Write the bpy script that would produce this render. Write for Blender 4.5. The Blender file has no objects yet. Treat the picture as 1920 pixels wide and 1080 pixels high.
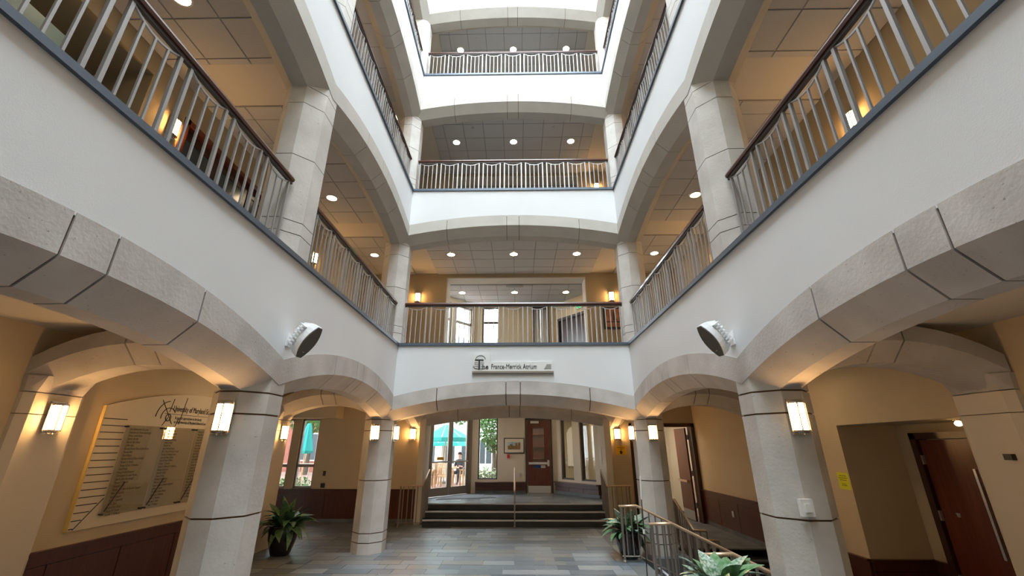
import bpy, bmesh, math, random
from mathutils import Vector, Matrix, Euler
R = math.radians
random.seed(7)
SC = bpy.context.scene
COL = SC.collection

# ------------------------------------------------------------------ camera, world, light, exposure
cam = bpy.data.cameras.new('camera'); camo = bpy.data.objects.new('camera', cam); COL.objects.link(camo)
cam.sensor_width = 36; cam.lens = 792.76 / 1920 * 36; cam.shift_x = 0.0007
cam.clip_start = 0.05; cam.clip_end = 400
camo.location = (0.11, 0, 2.0); camo.rotation_euler = (R(90 + 20.588), 0, R(0.905))
SC.camera = camo

world = bpy.data.worlds.new('sky'); SC.world = world; world.use_nodes = True
bg = world.node_tree.nodes['Background']
bg.inputs[0].default_value = (0.86, 0.93, 1.0, 1); bg.inputs[1].default_value = 24.0

SKY_Z = 17.3
pl = bpy.data.lights.new('skylight_portal', 'AREA'); pl.shape = 'RECTANGLE'; pl.size = 5.3; pl.size_y = 14.6
pl.cycles.is_portal = True
po = bpy.data.objects.new('skylight_portal', pl); COL.objects.link(po); po.location = (0, 2.3, SKY_Z - .05)

vs = SC.view_settings
vs.view_transform = 'Standard'; vs.look = 'None'; vs.gamma = 1; vs.use_curve_mapping = False
vs.exposure = 0.0
SC.cycles.max_bounces = 10; SC.cycles.diffuse_bounces = 7; SC.cycles.transparent_max_bounces = 12
SC.cycles.caustics_reflective = False; SC.cycles.caustics_refractive = False
SC.cycles.sample_clamp_indirect = 8
SC.cycles.use_denoising = True

# ------------------------------------------------------------------ materials
MATS = {}
def mat(name, col, rough=.6, metal=0, var=0, vscale=6, bump=0, bscale=40, emit=None, estr=0, col2=None, spec=.5, rand=None, coat=0):
    m = bpy.data.materials.new(name); m.use_nodes = True; MATS[name] = m
    nt = m.node_tree; b = nt.nodes['Principled BSDF']
    b.inputs['Base Color'].default_value = (*col, 1); b.inputs['Roughness'].default_value = rough
    b.inputs['Metallic'].default_value = metal; b.inputs['Specular IOR Level'].default_value = spec
    b.inputs['Coat Weight'].default_value = coat
    if emit:
        b.inputs['Emission Color'].default_value = (*emit, 1); b.inputs['Emission Strength'].default_value = estr
    tc = nt.nodes.new('ShaderNodeTexCoord')
    if var or rand:
        nz = nt.nodes.new('ShaderNodeTexNoise'); nz.inputs['Scale'].default_value = vscale; nz.inputs['Detail'].default_value = 5
        nt.links.new(tc.outputs['Object'], nz.inputs['Vector'])
        rp = nt.nodes.new('ShaderNodeValToRGB')
        c2 = col2 or tuple(max(0, c * (1 - var)) for c in col)
        c1 = col if col2 else tuple(min(1, c * (1 + var * .6)) for c in col)
        rp.color_ramp.elements[0].color = (*c2, 1); rp.color_ramp.elements[1].color = (*c1, 1)
        rp.color_ramp.elements[0].position = .35; rp.color_ramp.elements[1].position = .65
        nt.links.new(nz.outputs['Fac'], rp.inputs['Fac'])
        out = rp.outputs['Color']
        if rand:
            oi = nt.nodes.new('ShaderNodeObjectInfo'); rr = nt.nodes.new('ShaderNodeValToRGB'); rr.color_ramp.interpolation = 'CONSTANT'
            els = rr.color_ramp.elements
            for i, c in enumerate(rand):
                e = els[i] if i < 2 else els.new(i / len(rand)); e.position = i / len(rand); e.color = (*c, 1)
            nt.links.new(oi.outputs['Random'], rr.inputs['Fac'])
            mx = nt.nodes.new('ShaderNodeMix'); mx.data_type = 'RGBA'; mx.blend_type = 'MULTIPLY'; mx.inputs['Factor'].default_value = 1
            nt.links.new(rr.outputs['Color'], mx.inputs['A']); nt.links.new(out, mx.inputs['B']); out = mx.outputs['Result']
        nt.links.new(out, b.inputs['Base Color'])
    if bump:
        n2 = nt.nodes.new('ShaderNodeTexNoise'); n2.inputs['Scale'].default_value = bscale; n2.inputs['Detail'].default_value = 4
        nt.links.new(tc.outputs['Object'], n2.inputs['Vector'])
        bp = nt.nodes.new('ShaderNodeBump'); bp.inputs['Strength'].default_value = bump; bp.inputs['Distance'].default_value = .01
        nt.links.new(n2.outputs['Fac'], bp.inputs['Height']); nt.links.new(bp.outputs['Normal'], b.inputs['Normal'])
    return m

def stone(name, col, dark, pit=(.25, .22, .19), pits=True):
    m = mat(name, col, rough=.75, var=.2, vscale=2.2, col2=dark, bump=.25, bscale=30, spec=.3)
    nt = m.node_tree; b = nt.nodes['Principled BSDF']
    if pits:
        tc = nt.nodes.new('ShaderNodeTexCoord')
        vo = nt.nodes.new('ShaderNodeTexNoise'); vo.inputs['Scale'].default_value = 34; vo.inputs['Detail'].default_value = 2
        mp = nt.nodes.new('ShaderNodeMapping'); mp.inputs['Scale'].default_value = (1, 1, 1.7)
        nt.links.new(tc.outputs['Object'], mp.inputs['Vector']); nt.links.new(mp.outputs['Vector'], vo.inputs['Vector'])
        rp = nt.nodes.new('ShaderNodeValToRGB'); rp.color_ramp.elements[0].position = .70; rp.color_ramp.elements[1].position = .76
        nt.links.new(vo.outputs['Fac'], rp.inputs['Fac'])
        mx = nt.nodes.new('ShaderNodeMix'); mx.data_type = 'RGBA'
        nt.links.new(rp.outputs['Color'], mx.inputs['Factor'])
        src = b.inputs['Base Color'].links[0].from_socket
        nt.links.new(src, mx.inputs['A']); mx.inputs['B'].default_value = (*pit, 1)
        nt.links.new(mx.outputs['Result'], b.inputs['Base Color'])
    return m

def wood(name, col, dark, rough=.35, scale=(1.2, 1.2, 14)):
    m = bpy.data.materials.new(name); m.use_nodes = True; MATS[name] = m
    nt = m.node_tree; b = nt.nodes['Principled BSDF']; b.inputs['Roughness'].default_value = rough
    tc = nt.nodes.new('ShaderNodeTexCoord'); mp = nt.nodes.new('ShaderNodeMapping'); mp.inputs['Scale'].default_value = (14, 14, 1.2)
    nz = nt.nodes.new('ShaderNodeTexNoise'); nz.inputs['Scale'].default_value = 2; nz.inputs['Detail'].default_value = 6
    rp = nt.nodes.new('ShaderNodeValToRGB'); rp.color_ramp.elements[0].color = (*dark, 1); rp.color_ramp.elements[1].color = (*col, 1)
    rp.color_ramp.elements[0].position = .3; rp.color_ramp.elements[1].position = .7
    nt.links.new(tc.outputs['Object'], mp.inputs['Vector']); nt.links.new(mp.outputs['Vector'], nz.inputs['Vector'])
    nt.links.new(nz.outputs['Fac'], rp.inputs['Fac']); nt.links.new(rp.outputs['Color'], b.inputs['Base Color'])
    return m

def glass(name, tint, refl=.08):
    m = bpy.data.materials.new(name); m.use_nodes = True; MATS[name] = m
    nt = m.node_tree; nt.nodes.clear()
    o = nt.nodes.new('ShaderNodeOutputMaterial'); t = nt.nodes.new('ShaderNodeBsdfTransparent'); g = nt.nodes.new('ShaderNodeBsdfGlossy')
    x = nt.nodes.new('ShaderNodeMixShader'); x.inputs[0].default_value = refl
    t.inputs[0].default_value = (*tint, 1); g.inputs['Roughness'].default_value = .02
    nt.links.new(t.outputs[0], x.inputs[1]); nt.links.new(g.outputs[0], x.inputs[2]); nt.links.new(x.outputs[0], o.inputs[0])
    return m

M = MATS
mat('plaster', (.66, .665, .67), .8, var=.03, vscale=.8, bump=.08, bscale=120, spec=.2)
stone('stone', (.54, .51, .485), (.43, .40, .375))
stone('precast', (.47, .445, .40), (.43, .405, .365), pits=False)
stone('column_stone', (.58, .55, .515), (.46, .43, .395))
mat('joint', (.15, .085, .045), .95, spec=.05)
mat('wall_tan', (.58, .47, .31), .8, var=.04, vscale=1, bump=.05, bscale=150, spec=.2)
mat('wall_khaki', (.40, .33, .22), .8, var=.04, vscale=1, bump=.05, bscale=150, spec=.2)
mat('wall_cream', (.66, .60, .50), .8, var=.03, vscale=1, spec=.2)
mat('carpet', (.30, .27, .23), .95, var=.1, vscale=30)
mat('gypsum', (.62, .58, .52), .85, spec=.2)
mat('ceiling_tile', (.52, .52, .53), .9, var=.05, vscale=60, bump=.25, bscale=220, spec=.1)
mat('ceiling_grid', (.30, .30, .31), .6)
mat('ledge_metal', (.09, .115, .15), .45, .3)
mat('iron', (.33, .32, .315), .45, .5)
mat('bronze', (.30, .26, .22), .4, .7)
mat('rail_wood', (.07, .02, .013), .3, coat=.3)
mat('brass_rail', (.62, .45, .30), .3, .6)
wood('wainscot_wood', (.095, .024, .011), (.05, .011, .006))
wood('door_wood', (.15, .034, .014), (.085, .018, .008), .3)
wood('dark_wood', (.06, .022, .014), (.03, .012, .008), .3)
wood('teak', (.62, .42, .24), (.48, .31, .17), .6)
mat('steel', (.6, .6, .6), .3, .9)
mat('alu_frame', (.30, .26, .22), .45, .4)
mat('dark_frame', (.05, .04, .035), .5)
mat('white_paint', (.75, .74, .72), .5)
mat('slate', (1, 1, 1), .36, var=.16, vscale=5, bump=.3, bscale=18, rand=[(.145, .175, .205), (.19, .22, .25), (.10, .125, .15), (.25, .275, .29), (.18, .195, .195), (.13, .16, .185), (.20, .20, .19)])
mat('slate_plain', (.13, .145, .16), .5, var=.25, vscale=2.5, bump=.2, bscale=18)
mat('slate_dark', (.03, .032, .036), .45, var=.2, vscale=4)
mat('mortar', (.30, .31, .32), .9)
mat('nosing', (.55, .57, .60), .4)
mat('shade', (.9, .8, .6), .4, emit=(1.0, .55, .20), estr=110)
mat('downlight', (.9, .8, .6), .4, emit=(1.0, .76, .48), estr=55)
mat('chrome', (.75, .72, .68), .2, 1)
mat('black_pot', (.012, .013, .016), .15, coat=.5)
mat('soil', (.05, .035, .025), .95)
mat('leaf', (.05, .16, .045), .35, var=.5, vscale=14, col2=(.16, .26, .15))
mat('leaf_silver', (.05, .14, .06), .35, var=.5, vscale=22, col2=(.42, .50, .44))
mat('speaker_white', (.72, .73, .74), .4)
mat('speaker_grille', (.10, .095, .08), .6)
mat('ink', (.02, .018, .015), .7)
mat('sign_plate', (.70, .70, .68), .35)
mat('board_cream', (.66, .56, .40), .5)
mat('board_edge', (.62, .46, .16), .5)
mat('sign_amber', (.80, .46, .02), .6)
mat('sign_yellow', (.70, .72, .02), .6)
mat('red_plastic', (.6, .02, .02), .4)
mat('black_plastic', (.015, .015, .015), .4)
mat('green_exit', (.05, .5, .1), .5, emit=(.05, .8, .2), estr=1.5)
mat('teal_cloth', (.02, .30, .28), .8)
mat('brick_pave', (.42, .28, .23), .8, var=.2, vscale=8)
mat('white_render', (.70, .70, .68), .8)
mat('brick_red', (.40, .15, .11), .85, var=.35, vscale=12)
mat('window_dark', (.05, .07, .08), .2)
mat('bark', (.12, .09, .065), .9, var=.3, vscale=12, bump=.5, bscale=20)
mat('foliage', (.05, .14, .03), .6, var=.5, vscale=3, col2=(.10, .24, .05))
mat('foliage_light', (.16, .30, .10), .6, var=.4, vscale=4, col2=(.45, .48, .40))
mat('skin', (.55, .35, .26), .6)
mat('shirt_blue', (.05, .10, .35), .8)
mat('shirt_dark', (.05, .05, .06), .8)
mat('trousers', (.04, .045, .07), .8)
mat('hair', (.02, .014, .01), .6)
mat('paper', (.72, .68, .60), .8)
mat('art_sky', (.40, .55, .62), .8, var=.3, vscale=8)
mat('art_warm', (.45, .18, .08), .8, var=.5, vscale=26, col2=(.10, .16, .05))
mat('art_rust', (.42, .16, .07), .7, var=.3, vscale=5)
mat('rug', (.13, .14, .15), .95)
mat('bag', (.015, .016, .02), .6)
mat('frosted_teal', (.35, .50, .48), .4)
mat('bulb', (1, .9, .7), .4, emit=(1.0, .62, .25), estr=12)
mat('fill_glow', (.9, .9, .85), .5, emit=(1.0, .88, .70), estr=16)
glass('clear_glass', (.92, .94, .94), .05)
glass('door_glass', (.60, .61, .61), .05)
glass('tint_glass', (.50, .51, .51), .05)
glass('board_glass', (.86, .85, .82), .08)

# ------------------------------------------------------------------ mesh builder
class MB:
    def __init__(s): s.v = []; s.f = []
    def add(s, vs_, fs_):
        n = len(s.v); s.v += [tuple(p) for p in vs_]; s.f += [tuple(i + n for i in f) for f in fs_]; return s
    def box(s, x0, x1, y0, y1, z0, z1):
        return s.add([(x0, y0, z0), (x1, y0, z0), (x1, y1, z0), (x0, y1, z0), (x0, y0, z1), (x1, y0, z1), (x1, y1, z1), (x0, y1, z1)],
                     [(0, 3, 2, 1), (4, 5, 6, 7), (0, 1, 5, 4), (1, 2, 6, 5), (2, 3, 7, 6), (3, 0, 4, 7)])
    def obox(s, mtx, sx, sy, sz):
        vs_ = [mtx @ Vector((a * sx / 2, b * sy / 2, c * sz / 2)) for c in (-1, 1) for a, b in ((-1, -1), (1, -1), (1, 1), (-1, 1))]
        return s.add(vs_, [(0, 3, 2, 1), (4, 5, 6, 7), (0, 1, 5, 4), (1, 2, 6, 5), (2, 3, 7, 6), (3, 0, 4, 7)])
    def bar(s, p0, p1, w, h, up=(0, 0, 1)):
        p0 = Vector(p0); p1 = Vector(p1); d = (p1 - p0); L = d.length; d.normalize(); u = Vector(up)
        r = d.cross(u)
        if r.length < 1e-4: r = d.cross(Vector((0, 1, 0)))
        r.normalize(); u = r.cross(d)
        vs_ = [p + a * r * w / 2 + b * u * h / 2 for p in (p0, p1) for a, b in ((-1, -1), (1, -1), (1, 1), (-1, 1))]
        return s.add(vs_, [(0, 3, 2, 1), (4, 5, 6, 7), (0, 1, 5, 4), (1, 2, 6, 5), (2, 3, 7, 6), (3, 0, 4, 7)])
    def prism(s, poly, z0, z1):
        n = len(poly); vs_ = [(x, y, z0) for x, y in poly] + [(x, y, z1) for x, y in poly]
        return s.add(vs_, [tuple(range(n - 1, -1, -1)), tuple(range(n, 2 * n))] + [(i, (i + 1) % n, n + (i + 1) % n, n + i) for i in range(n)])
    def loft(s, rings, cap=True):
        n = len(rings[0]); vs_ = [p for r in rings for p in r]; fs_ = []
        for k in range(len(rings) - 1):
            fs_ += [(k * n + i, k * n + (i + 1) % n, (k + 1) * n + (i + 1) % n, (k + 1) * n + i) for i in range(n)]
        if cap: fs_ += [tuple(range(n - 1, -1, -1)), tuple((len(rings) - 1) * n + i for i in range(n))]
        return s.add(vs_, fs_)
    def tube(s, pts, r, n=6, cap=True):
        pts = [Vector(p) for p in pts]; rings = []
        rr = r if isinstance(r, (list, tuple)) else [r] * len(pts)
        pu = None
        for i, p in enumerate(pts):
            d = (pts[min(i + 1, len(pts) - 1)] - pts[max(i - 1, 0)]).normalized()
            u = pu or (Vector((0, 0, 1)) if abs(d.z) < .9 else Vector((1, 0, 0)))
            a = d.cross(u).normalized(); b = a.cross(d); pu = b
            rings.append([p + rr[i] * (math.cos(2 * math.pi * k / n) * a + math.sin(2 * math.pi * k / n) * b) for k in range(n)])
        return s.loft(rings, cap)
    def lathe(s, prof, n=24, c=(0, 0, 0), cap=True):
        rings = [[(c[0] + r * math.cos(2 * math.pi * k / n), c[1] + r * math.sin(2 * math.pi * k / n), c[2] + z) for k in range(n)] for r, z in prof]
        return s.loft(rings, cap)
    def mesh(s, name, material, smooth=False, fix=True):
        me = bpy.data.meshes.new(name); me.from_pydata(s.v, [], s.f)
        if fix:
            bm = bmesh.new(); bm.from_mesh(me); bmesh.ops.recalc_face_normals(bm, faces=bm.faces); bm.to_mesh(me); bm.free()
        me.materials.append(M[material] if isinstance(material, str) else material)
        if smooth: me.polygons.foreach_set('use_smooth', [True] * len(me.polygons))
        me.update(); return me
    def build(s, name, material, parent=None, local=False, smooth=False, fix=True):
        return link(name, s.mesh(name, material, smooth, fix), parent, local)

def wm(o):
    b = Matrix.LocRotScale(o.location, o.rotation_euler, o.scale)
    return wm(o.parent) @ o.matrix_parent_inverse @ b if o.parent else b
def link(name, data, parent=None, local=False):
    o = bpy.data.objects.new(name, data); COL.objects.link(o)
    if parent:
        o.parent = parent
        if not local: o.matrix_parent_inverse = wm(parent).inverted()
    return o
def put(name, me, parent, loc=(0, 0, 0), rot=(0, 0, 0), scale=(1, 1, 1)):   # shared mesh as a local child
    o = bpy.data.objects.new(name, me); COL.objects.link(o); o.parent = parent; o.location = loc; o.rotation_euler = rot; o.scale = scale; return o
def tag(o, label, cat, group=None):
    o['label'] = label; o['category'] = cat
    if group: o['group'] = group
    return o
def thing(name, label, cat, loc=(0, 0, 0), rz=0, group=None, rot=None):
    o = bpy.data.objects.new(name, None); COL.objects.link(o); o.location = loc
    o.rotation_euler = rot or (0, 0, rz); o.empty_display_size = .1
    return tag(o, label, cat, group)
def struct(o): o['kind'] = 'structure'; return o
def copy_tree(o, parent=None):
    c = o.copy(); COL.objects.link(c)
    if parent: c.parent = parent
    for ch in o.children: copy_tree(ch, c)
    return c
def text(name, body, size, org, xd, ud, material, parent=None, ext=.002, align='LEFT', local=False, spacing=1.0):
    cu = bpy.data.curves.new(name, 'FONT'); cu.body = body; cu.size = size; cu.extrude = ext; cu.align_x = align; cu.space_line = spacing
    cu.resolution_u = 3
    t = bpy.data.objects.new(name, cu); COL.objects.link(t)
    me = bpy.data.meshes.new_from_object(t.evaluated_get(bpy.context.evaluated_depsgraph_get()))
    COL.objects.unlink(t); bpy.data.objects.remove(t)
    xd = Vector(xd); ud = Vector(ud); nd = xd.cross(ud)
    mt = Matrix((xd, ud, nd)).transposed().to_4x4(); mt.translation = Vector(org)
    me.transform(mt); me.materials.clear(); me.materials.append(M[material])
    return link(name, me, parent, local)

def octagon(shr=0):
    hx, hy, c = .315 - shr, .35 - shr, .205 - shr * .586
    return [(hx, c - hy), (hx, hy - c), (hx - c, hy), (c - hx, hy), (-hx, hy - c), (-hx, c - hy), (c - hx, -hy), (hx - c, -hy)]

# wall with holes along p0 -> p1 (plan), thickness to the left of travel, holes (s0, s1, z0, z1)
def wall(name, p0, p1, t, z0, z1, material, holes=(), parent=None, kind=True):
    p0 = Vector((*p0, 0)); p1 = Vector((*p1, 0)); d = p1 - p0; L = d.length; d.normalize(); n = Vector((-d.y, d.x, 0))
    ss = sorted({0, L, *[h[0] for h in holes], *[h[1] for h in holes]}); zs = sorted({z0, z1, *[h[2] for h in holes], *[h[3] for h in holes]})
    ss = [s for s in ss if 0 <= s <= L]; zs = [z for z in zs if z0 <= z <= z1]
    mb = MB()
    for a, b in zip(ss, ss[1:]):
        run = None
        for c, e in zip(zs, zs[1:]):
            sm, zm = (a + b) / 2, (c + e) / 2
            if any(h[0] < sm < h[1] and h[2] < zm < h[3] for h in holes): continue
            q = [p0 + d * a, p0 + d * b, p0 + d * b + n * t, p0 + d * a + n * t]
            mb.prism([(v.x, v.y) for v in q], c, e)
    o = mb.build(name, material, parent)
    if kind and not parent: struct(o)
    return o

# ------------------------------------------------------------------ dimensions (metres; camera stands at the origin, 2 m above the atrium floor)
W, YB, OH, CH = 2.67, 9.6, .35, .205
OX = .315                          # columns are a little shallower across the atrium than along it
CX_ = W + OX                       # column centre lines
BAYS = [(-5.06, -.06), (-.06, 4.94), (4.94, 9.95)]
APEX = [3.09, 7.33, 11.40, 15.31]
RS = [7.73, 8.36, 8.6, 8.6]        # side arch radii
RB = [10.65, 13.3, 13.3, 13.3]
LEDGE = [4.20, 8.38, 12.43, 16.4]
CEIL = [3.25, 7.55, 11.65, 15.62]
OUT = 5.3; OUTR = 5.36; BW = 13.4
FLN = ['ground-floor', 'second-floor', 'third-floor', 'fourth-floor']
def sag(r, s): return r - math.sqrt(max(0, r * r - s * s))

# ------------------------------------------------------------------ arches
def arch(org, d, n, apex, rad, s0, s1, joints, ringh, label, material, D=.70, e=.006, group=None):
    d = Vector((*d, 0)); n = Vector((*n, 0)); org = Vector((*org, 0))
    def sec(s, shr=0):
        z = apex - sag(rad, s)
        prof = [(-e + shr, ringh), (-e + shr, shr), (CH + shr * .4, -CH + shr), (D - CH - shr * .4, -CH + shr), (D + e - shr, shr), (D + e - shr, ringh)]
        return [tuple(org + d * s + n * a + Vector((0, 0, z + b))) for a, b in prof]
    t = thing('stone_arch', label, 'arch', tuple(org + Vector((0, 0, apex))), group=group)
    N = 22
    MB().loft([sec(s0 + (s1 - s0) * i / N, .016) for i in range(N + 1)]).build('mortar_core', 'joint', t)
    js = [s0] + sorted(joints) + [s1]; g = .009 if material == 'stone' else .006
    for a, b in zip(js, js[1:]):
        a2 = a + (g if a != s0 else 0); b2 = b - (g if b != s1 else 0); k = max(2, int((b - a) / .2))
        MB().loft([sec(a2 + (b2 - a2) * i / k) for i in range(k + 1)]).build('voussoir', material, t)
    return t

ring = .295
for k in range(4):
    ms = 'stone' if k == 0 else 'precast'
    for side, sn in ((-1, 'left'), (1, 'right')):
        for bi, (a, b) in enumerate(BAYS):
            c = (a + b) / 2; h = (b - a) / 2
            pos = ['behind the viewer', 'nearest the viewer', 'nearest the rear wall'][bi]
            if bi == 0 and k > 2: continue
            arch((side * W, c), (0, 1), (side, 0), APEX[k] - (0 if k == 0 else .02), RS[k], -h, h, [-1.05, -.16, .16, 1.05], ring,
                 f'{FLN[k]} segmental arch along the {sn} side of the atrium, {pos}', ms, D=2 * OX)
    arch((0, YB), (1, 0), (0, 1), APEX[k], RB[k], -CX_, CX_, [-1.7, -.16, .16, 1.7], ring,
         f'wide {FLN[k]} segmental arch across the rear end of the atrium', ms)
# arch over the rear steps and cross arches over the ground-floor corridors
arch((0, BW - .28), (1, 0), (0, 1), 3.03, 14.5, -2.80, 2.80, [-1.7, -.16, .16, 1.7], .5, 'low stone arch over the top of the rear steps', 'stone', D=.56)
for side, sn in ((-1, 'left'), (1, 'right')):
    for yy, pn in ((4.94, 'beside the near column'), (9.95, 'beside the rear column')):
        half = (OUT - W - .1) / 2
        half = (OUT - CX_) / 2
        arch((side * (CX_ + half + (0 if side < 0 else .03)), yy - OH), (1, 0), (0, 1), 3.09, 2.15, -half - .0, half + .0, [-.15, .15], .18, f'amber-lit stone cross arch over the {sn} corridor {pn}', 'stone')
    arch((side * (CX_ + OX), (YB + BW) / 2 + .2), (0, 1), (-side, 0), 3.09, 4.2, -1.75, 1.75, [-.15, .15], .18, f'stone rib arch from the rear {sn} column back to the sconce wall', 'stone', D=2 * OX)

# ------------------------------------------------------------------ plaster fascia bands and metal ledges
def fascia(name, org, d, n, spans, k, rad, apex, D=.63):
    d = Vector((*d, 0)); n = Vector((*n, 0)); org = Vector((*org, 0)); mb = MB()
    for (a, b) in spans:
        c = (a + b) / 2; N = 24; rings = []
        for i in range(N + 1):
            s = a + (b - a) * i / N; z = apex - sag(rad, s - c) + ring - .02
            rings.append([tuple(org + d * s + n * q + Vector((0, 0, zz))) for q, zz in ((0, z), (0, LEDGE[k]), (D, LEDGE[k]), (D, z))])
        mb.loft(rings)
    return struct(mb.build(name, 'plaster'))
tn = 0
for k in range(4):
    for side, sn in ((-1, 'left'), (1, 'right')):
        fascia('wall_%s' % sn, (side * W, 0), (0, 1), (side, 0), BAYS if k < 3 else BAYS[1:], k, RS[k], APEX[k] - (0 if k == 0 else .02))
        tn += 1
        mb = MB().box(*sorted((side * (W - .035), side * (W + .09))), -5.06, YB + .09, LEDGE[k] - .012, LEDGE[k] + .05)
        struct(mb.build('trim_%d' % tn, 'ledge_metal'))
    fascia('wall_back', (0, YB), (1, 0), (0, 1), [(-CX_, CX_)], k, RB[k], APEX[k], .7)
    tn += 1
    struct(MB().box(-W + .03, W - .03, YB - .035, YB + .09, LEDGE[k] - .012, LEDGE[k] + .05).build('trim_%d' % tn, 'ledge_metal'))

# ------------------------------------------------------------------ columns
def column(loc, joints, z1, label, material):
    t = thing('octagonal_column', label, 'column', loc)
    MB().prism(octagon(.018), 0, z1).build('mortar_core', 'joint', t, True)
    js = [0] + joints + [z1]; g = .009 if loc[2] < 1 else .006
    for a, b in zip(js, js[1:]):
        MB().prism(octagon(), a + (g if a else 0), b - g).build('drum', material, t, True)
    return t
rows = [(-.06, 'beside the viewer'), (4.94, 'near the speaker'), (9.95, 'at the rear corner')]
for side, sn in ((-1, 'left'), (1, 'right')):
    for yy, pn in rows:
        lo = 0
        column((side * CX_, yy, 0), [.2, .37, 1.34, 2.33, 2.56], 2.86, f'{sn} ground-floor octagonal stone column {pn}', 'column_stone')
        for k in (1, 2, 3):
            b0 = LEDGE[k - 1]; top = APEX[k] - .5 - b0
            column((side * CX_, yy, b0), [.33, .5, 1.46, top - .30, top], APEX[k] - .2 - b0, f'{sn} {FLN[k]} octagonal column {pn}', 'column_stone')

# ------------------------------------------------------------------ slabs, ceilings, outer walls
YF = -5.06
for k in range(4):
    z0, z1 = CEIL[k] + .03, LEDGE[k]
    for side, sn in ((-1, 'left'), (1, 'right')):
        xa, xb = sorted((side * (W + .60), side * (8.2 if k == 0 and side < 0 else 6.6)))
        struct(MB().box(xa, xb, YF, BW + .2, z0, z0 + .12).build('ceiling', 'gypsum'))
        struct(MB().box(xa, xb, YF, BW + .2, z1 - .15, z1).build('floor', 'carpet'))
    struct(MB().box(-W - .60, W + .60, YB + .68, BW + .2, z0, z0 + .12).build('ceiling', 'gypsum'))
    struct(MB().box(-W - .60, W + .60, YB + .68, BW + .2, z1 - .15, z1).build('floor', 'carpet'))
# roof over the corridors, end wall behind the viewer
struct(MB().box(-6.6, -W, YF, 14, 16.4, 16.6).box(W, 6.6, YF, 14, 16.4, 16.6).box(-W, W, YB, 14, 16.4, 16.6).build('roof', 'gypsum'))
struct(MB().box(-8.2, 8.2, YF - .2, YF, -.7, 17.4).build('wall_front', 'wall_tan'))
struct(MB().box(-W - .1, -W, YF, YB + .1, 16.6, SKY_Z).box(W, W + .1, YF, YB + .1, 16.6, SKY_Z).box(-W, W, YB, YB + .1, 16.6, SKY_Z).build('wall_skylight', 'plaster'))
# skylight: bars and glass panes
sk = struct(MB().box(-W - .1, W + .1, YB, YB + .12, SKY_Z, SKY_Z + .1).build('window_1', 'white_paint'))
barm = MB().box(-W - .1, W + .1, -.04, .04, 0, .12).mesh('glazing_bar', 'white_paint')
panem = MB().box(-W, W, .06, 1.42, .05, .06).mesh('pane', 'clear_glass')
for i in range(10):
    y = YF + i * 1.48
    put('glazing_bar', barm, sk, (0, y, SKY_Z)); put('pane', panem, sk, (0, y, SKY_Z))

# acoustic ceiling tiles
P_ = .645
def tiles(k, x0, x1, y0, y1, xo, yo, cname):
    ceil = struct(MB().box(x0, x1, y0, y1, CEIL[k] + .012, CEIL[k] + .028).build('ceiling', 'ceiling_grid'))
    ceil.name = cname
    cache = {}
    xs = [x0] + [xo + i * P_ for i in range(-30, 31) if x0 + .06 < xo + i * P_ < x1 - .06] + [x1]
    ys = [y0] + [yo + i * P_ for i in range(-30, 31) if y0 + .06 < yo + i * P_ < y1 - .06] + [y1]
    for a, b in zip(xs, xs[1:]):
        for c, e in zip(ys, ys[1:]):
            key = (round(b - a, 3), round(e - c, 3))
            if key not in cache:
                w, h = key; cache[key] = MB().box(.012, w - .012, .012, h - .012, 0, .02).mesh('ceiling_tile', 'ceiling_tile')
            put('ceiling_tile', cache[key], ceil, (a, c, CEIL[k]))
for k in (1, 2, 3):
    tiles(k, -2.62, 2.62, YB + .75, BW, 0 if k == 1 else P_ / 2, 11.53 if k == 1 else 11.43, 'ceiling')
    for side in (-1, 1):
        for (a, b) in ((-.0, 4.86), (5.72, 9.84), (10.65, BW)):
            if k == 3 and a < 5: continue
            x0, x1 = sorted((side * (W + .70), side * OUT))
            tiles(k, x0, x1, a, b, side * 3.99, 4.74 if a < 9.9 else 11.3, 'ceiling')

# downlights
def downlight(loc, label, r=.085, m='downlight'):
    t = thing('recessed_downlight', label, 'downlight', loc, group='recessed ceiling downlights')
    if 'dl' not in MESH:
        MESH['dl'] = (MB().lathe([(.11, 0), (.135, 0), (.135, .012), (.11, .012), (.11, 0)], 20, cap=False).mesh('trim_ring', 'white_paint'),
                      MB().lathe([(0.001, .004), (.11, .004), (.11, .009), (.001, .009)], 20).mesh('lens', 'downlight'))
    put('trim_ring', MESH['dl'][0], t, (0, 0, -.012)); put('lens', MESH['dl'][1], t, (0, 0, -.014))
    return t
MESH = {}
for k in (1, 2, 3):
    for x, nm in ((-1.93, 'left of three'), (0, 'middle of three'), (1.93, 'right of three')):
        downlight((x, (11.8, 11.63, 11.42)[k - 1], CEIL[k]), f'glowing {FLN[k]} ceiling downlight in the rear gallery, {nm}')
    if k == 1:
        for side, sn in ((-1, 'left'), (1, 'right')):
            for y, nm in ((3.8, 'nearest the viewer'), (8.6, 'between the columns'), (11.8, 'near the rear wall')):
                downlight((side * 4.3, y, CEIL[k]), f'glowing {FLN[k]} ceiling downlight in the {sn} gallery, {nm}')
    # sprinkler heads
    for x, y, nm in ((-1.3, 10.95, 'rear gallery left'), (1.3, 10.95, 'rear gallery right'), (-4.3, 7.4, 'left gallery'), (4.3, 7.4, 'right gallery')):
        tag(MB().lathe([(.001, -.03), (.02, -.03), (.025, -.012), (.05, -.008), (.05, 0), (.001, 0)], 12, (x, y, CEIL[k])).build('sprinkler_head', 'steel'),
            f'small dark sprinkler head on the {FLN[k]} ceiling, {nm}', 'sprinkler')

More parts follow.
